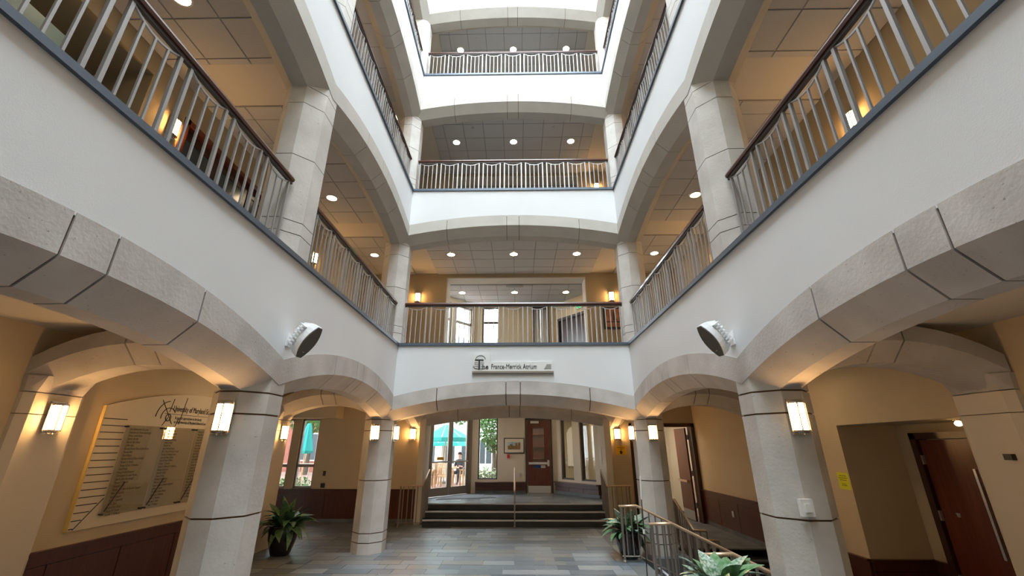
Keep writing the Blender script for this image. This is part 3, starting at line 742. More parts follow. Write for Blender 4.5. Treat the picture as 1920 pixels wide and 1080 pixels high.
bs = thing('bookcase', 'tall wooden bookcase behind the inner door window', 'bookcase', (.9, 19.9, LZ))
MB().box(.45, .5, 19.8, 20.2, LZ, 2.9).box(1.3, 1.35, 19.8, 20.2, LZ, 2.9).box(.45, 1.35, 20.15, 20.2, LZ, 2.9).build('case', 'door_wood', bs)
for z in (.5, 1.0, 1.5, 2.0, 2.5, 2.86): MB().box(.5, 1.3, 19.8, 20.15, z, z + .03).build('shelf', 'door_wood', bs)
# items on the centre wall
pf = thing('framed_print', 'small black-framed town print on the vestibule wall above the fire alarm', 'picture', (-.04, 16.2, 1.78))
MB().box(-.41, .32, 16.19, 16.22, 1.78, 2.30).build('frame', 'black_plastic', pf); MB().box(-.38, .29, 16.184, 16.19, 1.81, 2.27).build('mat_board', 'paper', pf)
MB().box(-.27, .18, 16.18, 16.184, 2.04, 2.16).build('print_sky', 'art_sky', pf); MB().box(-.27, .18, 16.18, 16.184, 1.91, 2.04).build('print_town', 'art_warm', pf)
for a, b, c in ((-.2, -.1, .05), (.0, .08, .09), (.1, .18, .1)): MB().box(a, b, 16.178, 16.184, 2.03, 2.04 + c).build('print_building', 'art_warm', pf)
tag(MB().box(-.29, -.20, 16.18, 16.22, 1.62, 1.74).build('fire_alarm_pull', 'red_plastic'), 'red fire alarm pull station under the framed print', 'fire alarm')
tag(MB().box(.08, .16, 16.2, 16.22, 1.02, 1.14).build('outlet_plate', 'steel'), 'small outlet plate left of the inner wooden door', 'outlet')
tag(MB().box(2.655, 2.70, 14.0, 14.12, 1.5, 2.0).build('intercom', 'white_paint'), 'slim white intercom on the white wall right of the rear steps', 'intercom')
tag(MB().prism([(-2.4, 14.2), (-.6, 14.9), (-1.3, 15.9), (-2.3, 14.95)], LZ, LZ + .012).build('door_mat', 'rug'), 'grey door mat inside the glass double doors', 'mat')
# direction sign
ds = thing('direction_sign', 'amber direction sign with black arrow under the right rear sconce', 'sign', (3.13, BW, 1.78))
MB().box(2.98, 3.29, BW - .006, BW - .001, 1.78, 2.03).build('plate', 'sign_amber', ds)
text('lettering', 'Westminster\nHall', .046, (3.135, BW - .008, 1.965), (1, 0, 0), (0, 0, 1), 'ink', ds, .001, 'CENTER', spacing=.95)
MB().add([(3.10, BW - .008, 1.80), (3.16, BW - .008, 1.80), (3.16, BW - .008, 1.85), (3.19, BW - .008, 1.85), (3.13, BW - .008, 1.905), (3.07, BW - .008, 1.85), (3.10, BW - .008, 1.85)], [tuple(range(7))]).build('arrow', 'ink', ds)

# ------------------------------------------------------------------ second and third floor rear lounges
for k in (1, 2):
    f0 = LEDGE[k - 1]; ct = CEIL[k] - .18; hd = CEIL[k] - .13
    struct(MB().box(-2.30, -2.27, BW - .004, BW + .6, f0, hd).box(2.39, 2.42, BW - .004, BW + .6, f0, hd).box(-2.27, 2.39, BW - .004, BW + .6, hd - .03, hd).build('wall_opening_lining', 'gypsum'))
    struct(MB().box(-4, 4, BW + .2, 16.6, f0 - .1, f0).build('floor_lounge', 'rug'))
    lc = struct(MB().box(-4, 4, BW + .55, 16.6, ct + .012, ct + .1).build('ceiling_lounge', 'ceiling_grid'))
    tm = MB().box(.012, P_ - .012, .012, .52 - .012, 0, .02).mesh('ceiling_tile', 'ceiling_tile')
    for i in range(-5, 5):
        for j in range(5): put('ceiling_tile', tm, lc, (i * P_ + .32 - P_ / 2 * 0 - .32, BW + .6 + j * .52, ct))
    for x, nm in ((-1.95, 'left'), (0, 'middle'), (1.9, 'right')): downlight((x, 14.75, ct), f'{FLN[k]} lounge downlight beyond the rear opening, {nm}')
    tag(MB().box(-.3, .32, 13.98, 14.2, ct - .01, ct + .005).build('air_grille', 'iron'), f'grey air grille in the {FLN[k]} lounge ceiling above the opening', 'vent')
    if k == 2:
        wall('wall_lounge', (-4, 16.3), (4, 16.3), .2, f0, ct + .1, 'wall_cream')
        struct(MB().box(-4, -3.9, BW + .2, 16.4, f0, ct + .1).box(3.9, 4, BW + .2, 16.4, f0, ct + .1).build('wall_lounge', 'wall_khaki'))
        continue
    z1 = ct + .1
    wall('wall_lounge_back', (-1.60, 16.22), (1.62, 16.22), .2, f0, z1, 'wall_tan', [(.30, .97, f0 + .5, 7.27), (2.34, 2.90, f0, 7.27)])
    wall('wall_lounge_left', (-2.85, 14.66), (-1.60, 16.22), .2, f0, z1, 'wall_cream', [(.10, .80, f0 + .3, 7.15), (1.02, 1.86, f0 + .3, 7.15)])
    wall('wall_lounge_left', (-2.85, BW + .2), (-2.85, 14.66), .2, f0, z1, 'wall_cream')
    wall('wall_lounge_right', (1.62, 16.22), (2.85, 14.66), .2, f0, z1, 'wall_tan', [(.10, 1.75, f0, 6.72)])
    wall('wall_lounge_right', (2.85, 14.66), (2.85, BW + .2), .2, f0, z1, 'wall_tan')
    f1 = facet((-2.85, 14.66), (-1.60, 16.22)); zm = 6.45
    for a, b in ((.10, .80), (1.02, 1.86)):
        wi += 1; mb = MB()
        for c, e in ((a, a + .05), (b - .05, b)): fbox(mb, f1, c, e, .05, .13, f0 + .3, 7.15)
        for c, e in ((f0 + .3, f0 + .36), (7.09, 7.15), (zm, zm + .09)): fbox(mb, f1, a, b, .05, .13, c, e)
        w = struct(mb.build('window_%d' % wi, 'alu_frame'))
        fbox(MB(), f1, a + .05, b - .05, .08, .09, f0 + .36, 7.09).build('pane', 'clear_glass', w)
    wi += 1
    w = struct(MB().box(-1.30, -1.25, 16.27, 16.35, f0 + .5, 7.27).box(-.68, -.63, 16.27, 16.35, f0 + .5, 7.27).box(-1.3, -.63, 16.27, 16.35, 7.22, 7.27).box(-1.3, -.63, 16.27, 16.35, 6.60, 6.68).build('window_%d' % wi, 'dark_frame'))
    MB().box(-1.25, -.68, 16.3, 16.31, f0 + .5, 7.22).build('pane', 'clear_glass', w)
    el = thing('elevator_door', 'brushed steel elevator doors with black surround in the second-floor lounge', 'elevator', (1.0, 16.25, f0))
    MB().box(.72, .76, 16.18, 16.4, f0, 7.3).box(1.28, 1.34, 16.18, 16.4, f0, 7.3).box(.72, 1.34, 16.18, 16.4, 7.2, 7.3).build('surround', 'dark_frame', el)
    MB().box(.76, 1.018, 16.3, 16.33, f0, 7.2).build('door_panel', 'steel', el); MB().box(1.022, 1.28, 16.3, 16.33, f0, 7.2).build('door_panel', 'steel', el)
    f2 = facet((1.62, 16.22), (2.85, 14.66)); mb = MB()
    fbox(mb, f2, .10, .18, -.02, .15, f0, 6.72); fbox(mb, f2, 1.67, 1.75, -.02, .15, f0, 6.72); fbox(mb, f2, .1, 1.75, -.02, .15, 6.62, 6.72)
    dr = struct(mb.build('door_5', 'dark_frame'))
    fbox(MB(), f2, .18, .92, .05, .1, f0, 6.62).build('door_leaf', 'dark_wood', dr); fbox(MB(), f2, .93, 1.67, .05, .1, f0, 6.62).build('door_leaf', 'dark_wood', dr)
    ex = thing('exit_sign', 'small green lit exit sign above the dark lounge doors', 'sign', (2.3, 15.2, 6.9))
    fbox(MB(), f2, 1.1, 1.5, -.05, 0, 6.86, 7.06).build('housing', 'white_paint', ex); fbox(MB(), f2, 1.14, 1.46, -.056, -.05, 6.89, 7.03).build('green_face', 'green_exit', ex)
    tag(MB().box(2.405, 2.42, BW + .1, BW + .22, 5.65, 5.95).build('wall_phone', 'black_plastic'), 'black wall fixture on the right jamb of the second-floor opening', 'wall fixture')
# second floor picture and corner exit sign
pf = thing('framed_painting', 'black-framed rust-coloured painting of sails on the second-floor rear wall', 'picture', (3.35, BW, 5.58))
MB().box(2.92, 3.95, BW - .04, BW, 5.58, 6.33).build('frame', 'black_plastic', pf); MB().box(2.99, 3.88, BW - .046, BW - .04, 5.65, 6.26).build('canvas', 'art_rust', pf)
for a, h in ((3.2, .36), (3.42, .42), (3.62, .3)):
    MB().add([(a, BW - .049, 5.86), (a + .16, BW - .049, 5.86), (a + .05, BW - .049, 5.86 + h)], [(0, 1, 2)]).build('painted_sail', 'dark_wood', pf)
MB().box(3.0, 3.87, BW - .049, BW - .045, 5.80, 5.84).build('painted_horizon', 'dark_wood', pf)
ex = thing('exit_sign', 'green lit exit sign beside the second-floor rear right column', 'sign', (4.3, 13.0, 7.1))
MB().box(4.02, 4.4, BW - .1, BW - .05, 7.02, 7.24).build('housing', 'white_paint', ex); text('lettering', 'EXIT', .17, (4.21, BW - .104, 7.07), (1, 0, 0), (0, 0, 1), 'green_exit', ex, .002, 'CENTER')
for y0, nm in ((8.9, 'left gallery second-floor wall, beyond the dark doors'),):
    pf = thing('framed_picture', f'small dark framed picture on the {nm}', 'picture', (-OUT, y0, 5.6))
    MB().box(-OUT, -OUT + .04, 11.0, 11.7, 5.5, 6.4).build('frame', 'black_plastic', pf); MB().box(-OUT + .04, -OUT + .046, 11.08, 11.62, 5.58, 6.32).build('print', 'art_rust', pf)

# ------------------------------------------------------------------ atrium name sign
sg = thing('name_sign', 'pale stepped plaque with dark lettering on the white rear band', 'sign', (0, YB, 3.55))
y0 = YB - .01
MB().prism([(-.90, y0 - .03), (.89, y0 - .03), (.89, y0), (-.90, y0)], 3.59, 3.80).box(-.90, -.52, y0 - .03, y0, 3.80, 3.98).build('plate', 'sign_plate', sg)
MB().box(-.92, .91, y0 - .05, y0, 3.55, 3.59).build('base_bar', 'bronze', sg)
text('lettering', 'he', .15, (-.70, y0 - .034, 3.645), (1, 0, 0), (0, 0, 1), 'ink', sg, .006)
text('lettering', 'T', .34, (-.87, y0 - .034, 3.63), (1, 0, 0), (0, 0, 1), 'ink', sg, .006)
text('lettering', 'France-Merrick Atrium', .158, (-.50, y0 - .034, 3.645), (.70, 0, 0), (0, 0, 1), 'ink', sg, .006)
MB().tube([(-.74 + .11 * math.cos(a), y0 - .036, 3.86 + .09 * math.sin(a)) for a in [i * math.pi / 12 for i in range(13)]], .005, 5).build('arc_motif', 'ink', sg)
MB().tube([(-.74 + .16 * math.cos(a), y0 - .036, 3.72 + .09 * math.sin(a)) for a in [math.pi + i * math.pi / 12 for i in range(13)]], .004, 5).build('arc_motif', 'ink', sg)
for i in range(4):
    MB().box(.70 - .0 + i * .018, .86, y0 - .036, y0 - .03, 3.645 + i * .03, 3.652 + i * .03).build('stripe', 'ink', sg)
    MB().box(-.88, -.66, y0 - .036, y0 - .03, 3.66 + i * .04, 3.666 + i * .04).build('stripe', 'ink', sg)

# ------------------------------------------------------------------ speakers
def speaker(side, sn):
    t = thing('loudspeaker', f'white wall-mounted loudspeaker with dark grille above the near {sn} column', 'speaker', (side * 2.40, 4.86, 3.19), rot=(R(36), 0, -side * R(76)))
    def lens(h, w, y, n=8, cut=.035):
        pts = []
        for sgn in (1, -1):
            for i in range(n + 1):
                z = sgn * (h / 2 - h * i / n); x = sgn * (cut + (w / 2 - cut) * (1 - (2 * i / n - 1) ** 2)); pts.append((x, y, z))
        return pts
    MB().loft([lens(.30, .13, .14), lens(.40, .19, .03), lens(.42, .21, -.07)]).build('cabinet', 'speaker_white', t, True, False)
    MB().loft([lens(.41, .20, -.07), lens(.405, .195, -.08)]).build('grille', 'speaker_grille', t, True)
    MB().lathe([(.001, -.005), (.014, -.005), (.014, 0), (.001, 0)], 10, (0, 0, 0)).build('badge', 'chrome', t, True).location = (0, -.08, -.12)
    for i in range(7):
        z = -.12 + i * .04
        for s in (-1, 1): MB().box(*sorted((s * .06, s * .105)), .03, .12, z, z + .016).build('fin', 'speaker_white', t, True)
    MB().bar((0, .11, 0), (0, .2, .03), .04, .04).build('arm', 'speaker_white', t, True)
    MB().box(*sorted((side * (W - .012), side * (W + .001))), 4.92, 5.04, 3.13, 3.29).build('wall_plate', 'speaker_white', t)
    MB().bar((side * (W - .01), 4.98, 3.21), (side * 2.52, 4.92, 3.25), .04, .04).build('bracket', 'speaker_white', t)
speaker(-1, 'left'); speaker(1, 'right')
tag(MB().box(2.38, 2.50, 4.55, 4.60, 1.40, 1.53).box(2.41, 2.47, 4.53, 4.55, 1.44, 1.50).build('card_reader', 'white_paint') if 0 else MB().box(2.80, 2.92, 4.545, 4.592, 1.38, 1.53).box(2.83, 2.89, 4.53, 4.545, 1.42, 1.49).build('wall_switch_box', 'white_paint'), 'small white switch box on the near right stone column', 'switch box')

# ------------------------------------------------------------------ donor board on the left wall
bx = -OUT + .002; bd = thing('donor_board', 'large cream donor board with arched top, name panels and dark lettering on the left wall', 'donor board', (-OUT, 7.49, 1.05))
ya, yb, yc = 5.63, 9.35, 7.49
top = [(ya + (yb - ya) * i / 20) for i in range(21)]
def ztop(y): return 2.51 + .30 * (1 - ((y - yc) / (yc - ya)) ** 2)
prof = [(ya, 1.05)] + [(y, ztop(y)) for y in top] + [(yb, 1.05)]
MB().loft([[(x, y, z) for y, z in prof] for x in (bx, bx + .04)]).build('panel', 'board_cream', bd)
MB().box(bx, bx + .045, ya - .012, ya, 1.05, 2.51).build('edge_strip', 'board_edge', bd)
for i in range(16):
    z = 2.35 - i * .085; MB().box(bx + .04, bx + .044, ya + .01, ya + .36 if i < 12 else ya + .36 - (i - 11) * .075, z - .006, z + .004).build('groove', 'ink', bd)
MB().bar((bx + .042, ya + .06, 1.06), (bx + .042, ya + .36, 1.38), .006, .01, (1, 0, 0)).build('groove', 'ink', bd)
names = [['Jose Bahamonde-Gonzalez', 'Katherine & Charles Bamberger', 'Danny Lowell Banks', 'Barbara Bezdek', 'Ellen & Allan Bilsen', 'LaMer Bilas', 'Brenda Bratton Blom & John Bone', 'Pamela Bluh', 'David Bogen', 'Richard Boldt & Eileen Canfield', 'Richard A. Booth', 'Taunya & John S. Bowden', 'Geoff Brady', 'Irving & Sally Brewster', 'Christopher & Leslie Brown', 'John B. Alice Brumbaugh', 'Maxwell Chibundu', 'Hungdah Chiu', 'Douglas L. Colbert & Suzanne Sangree', 'Mary E. Coombs', 'April Cropper', 'Karen Czapanskiy', 'A. M. Dash', 'Jerry & Sue Deise', 'Nancy M. Dennis', 'Jennifer T. DiMarta'],
         ['Marianne Eby', 'Sherry H. Ferrell', 'Michael Fishman', 'Deborah Eisenberg', 'Juliana Foster', 'Brenda Fox', 'Jon & Vickie Francis', 'Jill L. Frost & David S. Cook', 'Frances & Anthony Garis', 'Larry & Diane Gibson', 'Don & Nancy Gifford', 'Arthur T. Gosnell', 'David S. & Marcia E. Goldberg', 'Barbara Gontrum', 'David R. Goslin', 'Oscar S. Gray', 'Michael Greenberger', 'Marcus A. Grundahl', 'Susan Hankin & Robert Highland', 'Jeffrey D. Harris', 'W. Allan Helton Hearn', 'Deborah S. Hellman', 'Leah E. Heckert', 'Stanley S. Herr', 'Mary P. Hickey'],
         ['Diane E. Hoffmann', 'Mary Ellen Hook', 'Alan D. & Irma Hornstein', 'Henry Wolf Hunt', 'David H. Hyman', 'Sherrilyn A. Ifill', 'Robert Jaffe', 'Dolly King', 'Jamal King', 'Susan Leviton', 'Paul Gilbert', 'Ann D. Gould', 'Thomas Ramsdell', 'Virginia R. Boyd', 'Garrett Power', 'Lee Ann R. Long', 'Del McMahon', 'Kevin McDonald', 'Maria Muehl', 'Judy Michael', 'Donna Moore', 'Philip G. Merrill', 'Ann Meador', 'Chris Minard']]
gx = bx + .075
for i in range(3):
    y0 = 5.97 + i * .66
    pn = MB().box(gx, gx + .008, y0, y0 + .64, 1.17, 2.28).build('glass_panel', 'board_glass', bd)
    for y in (y0 + .02, y0 + .62):
        for z in (1.19, 2.26): MB().tube([(bx + .04, y, z), (gx + .016, y, z)], .011, 8).build('pin', 'black_plastic', pn)
    MB().bar((gx + .012, y0 + .03, 1.22), (gx + .012, y0 + .22, 1.56), .012, .006, (1, 0, 0)).build('stem_line', 'ink', pn)
    text('lettering', '\n'.join(names[i]), .043, (gx + .0105, y0 + .06, 2.215), (0, .66, 0), (0, 0, 1), 'ink', pn, .0006, spacing=.98)
text('lettering', 'University of Maryland School of Law', .125, (bx + .043, 6.74, 2.52), (0, .62, 0), (0, 0, 1), 'ink', bd, .002)
MB().box(bx + .04, bx + .043, 6.6, 9.1, 2.472, 2.478).build('rule', 'ink', bd)
text('lettering', 'In grateful appreciation to the faculty\nto the University of Maryland School of Law', .064, (bx + .043, 6.82, 2.405), (0, .62, 0), (0, 0, 1), 'ink', bd, .001, spacing=.95)
cy_, cz_ = 6.68, 2.42
for r, a0, a1 in ((.24, .55, 1.0), (.14, .2, 1.05), (.05, 0, 2)):
    MB().tube([(bx + .043, cy_ + r * math.cos(math.pi * (a0 + (a1 - a0) * i / 14)), cz_ + r * math.sin(math.pi * (a0 + (a1 - a0) * i / 14))) for i in range(15)], .006, 5).build('compass_line', 'ink', bd)
for p, q in (((6.5, 2.66), (6.78, 2.33)), ((6.98, 2.74), (6.92, 2.33)), ((6.72, 2.70), (6.68, 2.5)), ((6.6, 2.3), (6.68, 2.42)), ((6.9, 2.42), (6.86, 2.3))):
    MB().bar((bx + .043, *p), (bx + .043, *q), .007, .006, (1, 0, 0)).build('compass_line', 'ink', bd)

# ------------------------------------------------------------------ handrails on the right steps and rear steps
def stair_rail(label, pts, foot, spacing=.13, rail='brass_rail', r=.022, bot=.10):
    """pts: top-rail polyline (world); foot(s): floor height function of arclength point"""
    t = thing('stair_railing', label, 'railing', (pts[0][0], pts[0][1], foot(Vector(pts[0]))), group='stair railings')
    MB().tube(pts, r, 8).build('handrail', rail, t, smooth=True)
    MB().tube([(p[0], p[1], foot(Vector(p)) + bot) for p in pts], .013, 6).build('bottom_rail', 'bronze', t)
    V = [Vector(p) for p in pts]; i = 0
    for a, b in zip(V, V[1:]):
        n = max(1, round((b - a).length / spacing))
        for j in range(n + (1 if b is V[-1] else 0)):
            p = a.lerp(b, (j + (.35 if j == 0 and a is V[0] else 0)) / n) if not (j == n) else b
            f = foot(p); post = (i % 8 == 0)
            if post:
                po_ = MB().box(p.x - .018, p.x + .018, p.y - .018, p.y + .018, f, p.z - r * .5).build('post', 'bronze', t)
                MB().lathe([(.04, 0), (.04, .02), (.025, .045), (.001, .045)], 10, (p.x, p.y, f)).build('foot_flange', 'bronze', po_)
            else:
                MB().box(p.x - .011, p.x + .011, p.y - .011, p.y + .011, f + bot, p.z - r * .5).build('baluster', 'bronze', t)
            i += 1
    return t
def f_r(p): return 0 if p.x < 2.46 else max(-.6, -.15 * (1 + int((p.x - 2.46) / .32)))
def f_r2(p): return 0 if p.x < 2.46 else max(-.6, -.47 * (p.x - 2.40))
for y, nm in ((9.12, 'farthest, by the potted plant'), (7.1, 'middle one'), (5.2, 'nearest the viewer')):
    stair_rail(f'metal stair railing on the right steps, {nm}', [(2.03, y, .93), (2.36, y, .94), (3.62, y, .36), (3.85, y, .35)], f_r2)
stair_rail('stair railing on the dark steps behind the rear right column', [(3.52, 11.4, .92), (3.52, 10.36, .92), (3.52, 9.45, .48), (3.75, 9.40, .47)], lambda p: 0 if p.y > 10.33 else max(-.6, -.5 * (10.33 - p.y)))
fz = lambda p: 0 if p.y < 12.78 else min(LZ, .49 * (p.y - 12.70))
for side, sn in ((-1, 'left'), (1, 'right')):
    stair_rail(f'bronze railing with flat top returning along the rear steps on the {sn}', [(side * 3.16, 12.72, 1.0), (side * 2.52, 12.72, 1.0), (side * 2.50, 13.45, 1.37)], fz)
cr = thing('centre_handrail', 'single handrail on thin posts in the middle of the rear steps', 'railing', (0, 13.0, 0))
MB().tube([(0, 12.35, .90), (0, 12.62, .91), (0, 13.5, 1.40), (0, 13.8, 1.40)], .024, 8).build('handrail', 'brass_rail', cr, smooth=True)
for y, z0, z1 in ((12.68, 0, .93), (13.5, .49, 1.39)):
    p_ = MB().box(-.018, .018, y - .018, y + .018, z0, z1).build('post', 'bronze', cr); MB().lathe([(.04, 0), (.04, .02), (.02, .05), (.001, .05)], 10, (0, y, z0)).build('foot_flange', 'bronze', p_)

# thin stand by the steps
sp = thing('pole_stand', 'thin black pole with white top section standing by the right steps', 'pole', (2.03, 7.5, 0))
MB().tube([(2.03, 7.5, .02), (2.05, 7.5, .76)], .008, 6).build('lower_pole', 'black_plastic', sp); MB().tube([(2.05, 7.5, .76), (2.06, 7.5, 1.24)], .007, 6).build('middle_pole', 'black_plastic', sp)
MB().tube([(2.06, 7.5, 1.22), (2.075, 7.5, 1.56)], .012, 6).build('white_top', 'white_paint', sp); MB().lathe([(.018, 0), (.018, .06), (.001, .06)], 8, (2.05, 7.5, .74)).build('clamp', 'white_paint', sp)
MB().lathe([(.09, 0), (.09, .012), (.012, .03), (.001, .03)], 14, (2.03, 7.5, 0)).build('foot', 'black_plastic', sp)

# ------------------------------------------------------------------ potted plants
def leaf_mesh(droop, w, name, m):
    mb = MB(); n = 9; vs_ = []; fs_ = []
    for i in range(n + 1):
        u = i / n; x = u * .75 + .02; z = .55 * u - droop * u * u; ww = 1.25 * w * (math.sin(math.pi * min(1, max(0, (u - .18) / .82)) ** .8) if u > .18 else .03) + .006
        vs_ += [(x, -ww, z + .25 * ww), (x, 0, z), (x, ww, z + .25 * ww)]
    for i in range(n):
        a = i * 3; fs_ += [(a, a + 1, a + 4, a + 3), (a + 1, a + 2, a + 5, a + 4)]
    mb.add(vs_, fs_); return mb.mesh(name, m, True, False)
LV = [leaf_mesh(.25, .085, 'leaf', 'leaf'), leaf_mesh(.55, .095, 'leaf', 'leaf'), leaf_mesh(.85, .09, 'leaf', 'leaf'), leaf_mesh(.35, .11, 'leaf', 'leaf_silver'), leaf_mesh(.7, .11, 'leaf', 'leaf_silver')]
def plant(loc, h, rtop, n, s, label, which, seed):
    rnd = random.Random(seed); t = thing('potted_plant', label, 'plant', loc)
    p = MB().lathe([(.001, 0), (rtop * .62, 0), (rtop * .70, .04), (rtop * .98, h * .55), (rtop * 1.04, h * .85), (rtop, h * .97), (rtop * 1.06, h), (rtop * .9, h), (rtop * .86, h * .9), (.001, h * .88)], 28).build('pot', 'black_pot', t, True, True)
    MB().lathe([(.001, h * .9), (rtop * .88, h * .9), (rtop * .88, h * .92), (.001, h * .93)], 16).build('soil', 'soil', t, True)
    for i in range(n):
        a = i * 2.39996 + rnd.uniform(-.3, .3); u = i / n; me = LV[rnd.choice(which)]
        tilt = -R(50) + R(72) * u + rnd.uniform(-.15, .15); sc = s * rnd.uniform(.75, 1.15)
        r0 = rtop * .3 * rnd.random()
        put('leaf', me, t, (r0 * math.cos(a), r0 * math.sin(a), h * .9), (rnd.uniform(-.4, .4), tilt, a), (sc, sc, sc))
plant((-4.62, 9.60, 0), .52, .27, 70, .66, 'leafy green plant in a glossy black pot beside the left corridor wall', (0, 1, 2), 1)
plant((2.24, 9.44, 0), .45, .24, 64, .60, 'leafy plant in a glossy black pot at the rear right column', (0, 1, 2, 3, 4), 2)
plant((2.02, 4.75, 0), .72, .27, 80, .56, 'silver-green leafy plant at the bottom edge of the photo, right', (3, 4, 4, 1), 3)

# ------------------------------------------------------------------ outside: patio, parasols, chairs, people, trees, buildings
GZ = .45
struct(MB().box(-40, 14, 16.7, 60, GZ - .1, GZ).box(-40, -3.2, 13.75, 16.7, GZ - .1, GZ).build('ground', 'brick_pave'))
def parasol(loc, r, z0, z1, label, closed=False):
    t = thing('parasol', label, 'parasol', loc)
    MB().tube([(0, 0, 0), (0, 0, z1)], .028, 8).build('pole', 'teak', t, True); MB().lathe([(.001, 0), (.3, 0), (.28, .08), (.05, .12), (.001, .12)], 16).build('base', 'bronze', t, True)
    if closed:
        prof = [(.05, z1), (.10, z1 - .15), (.17, z0 + .5), (.24, z0 + .1), (.20, z0), (.03, z0)]
        rings = [[(rr * (1 + .22 * (k % 2)) * math.cos(math.pi * k / 8), rr * (1 + .22 * (k % 2)) * math.sin(math.pi * k / 8), zz) for k in range(16)] for rr, zz in prof]
        MB().loft(rings).build('folded_canopy', 'teal_cloth', t, True)
    else:
        for k in range(8):
            a0, a1 = math.pi * k / 4, math.pi * (k + 1) / 4
            P0 = (r * math.cos(a0), r * math.sin(a0), z0); P1 = (r * math.cos(a1), r * math.sin(a1), z0); T = (0, 0, z1)
            MB().add([P0, P1, T, (P0[0], P0[1], z0 - .16), (P1[0], P1[1], z0 - .16)], [(0, 1, 2), (0, 3, 4, 1)]).build('canopy_panel', 'teal_cloth', t, True)
            MB().tube([P0, T], .012, 5).build('rib', 'teak', t, True)
parasol((-3.30, 21, GZ), 1.15, 1.95, 2.58, 'open teal parasol seen through the glass double doors')
parasol((-4.1, 25, GZ), 1.4, 1.75, 2.3, 'second teal parasol farther back behind the open one')
parasol((-8.42, 18, GZ), .3, 1.30, 2.45, 'folded teal parasol seen through the left window', True)
def chair(loc, rz, label):
    t = thing('wooden_armchair', label, 'chair', loc, rz, group='patio armchairs')
    for x in (-.27, .27):
        MB().box(x - .03, x + .03, -.27, -.21, 0, .66).build('leg', 'teak', t, True); MB().box(x - .03, x + .03, .21, .27, 0, .92).build('leg', 'teak', t, True)
        MB().box(x - .04, x + .04, -.3, .27, .62, .66).build('arm', 'teak', t, True)
    for i in range(6): MB().box(-.27, .27, -.26 + i * .085, -.20 + i * .085, .40, .43).build('seat_slat', 'teak', t, True)
    MB().box(-.27, .27, .22, .26, .84, .92).box(-.27, .27, .22, .26, .46, .52).build('back_rails', 'teak', t, True)
    for i in range(6): MB().box(-.22 + i * .08, -.18 + i * .08, .23, .25, .52, .84).build('back_slat', 'teak', t, True)
chair((-3.66, 18.6, GZ), R(180), 'slatted wooden patio chair nearest the glass doors, back turned'); chair((-2.95, 18.9, GZ), R(160), 'wooden patio chair right of the nearest one, back turned')
chair((-2.05, 19.4, GZ), R(-70), 'wooden patio chair seen sideways with a black bag on it'); chair((-3.75, 20.4, GZ), R(0) + R(20), 'wooden patio chair on the far side of the patio table'); chair((-2.55, 20.9, GZ), R(-15), 'wooden patio chair under the parasol edge')
pt = thing('patio_table', 'round wooden table under the open teal parasol', 'table', (-3.0, 19.75, GZ))
MB().lathe([(.001, .69), (.55, .69), (.55, .73), (.001, .73)], 24).build('table_top', 'teak', pt, True)
for a in range(4): MB().tube([(.35 * math.cos(a * 1.57 + .8), .35 * math.sin(a * 1.57 + .8), .69), (.42 * math.cos(a * 1.57 + .8), .42 * math.sin(a * 1.57 + .8), 0)], .025, 6).build('leg', 'teak', pt, True)
bg_ = thing('bag', 'black bag on the wooden patio chair seen sideways', 'bag', (-2.05, 19.4, GZ + .43))
MB().loft([[(.16 * c, .11 * s_, 0) for c, s_ in ((1, 1), (-1, 1), (-1, -1), (1, -1))], [(.2 * c, .14 * s_, .14) for c, s_ in ((1, 1), (-1, 1), (-1, -1), (1, -1))], [(.13 * c, .07 * s_, .32) for c, s_ in ((1, 1), (-1, 1), (-1, -1), (1, -1))]]).build('body', 'bag', bg_, True)
MB().tube([(-.1, 0, .31), (-.08, 0, .42), (.08, 0, .42), (.1, 0, .31)], .012, 6).build('strap', 'bag', bg_, True)

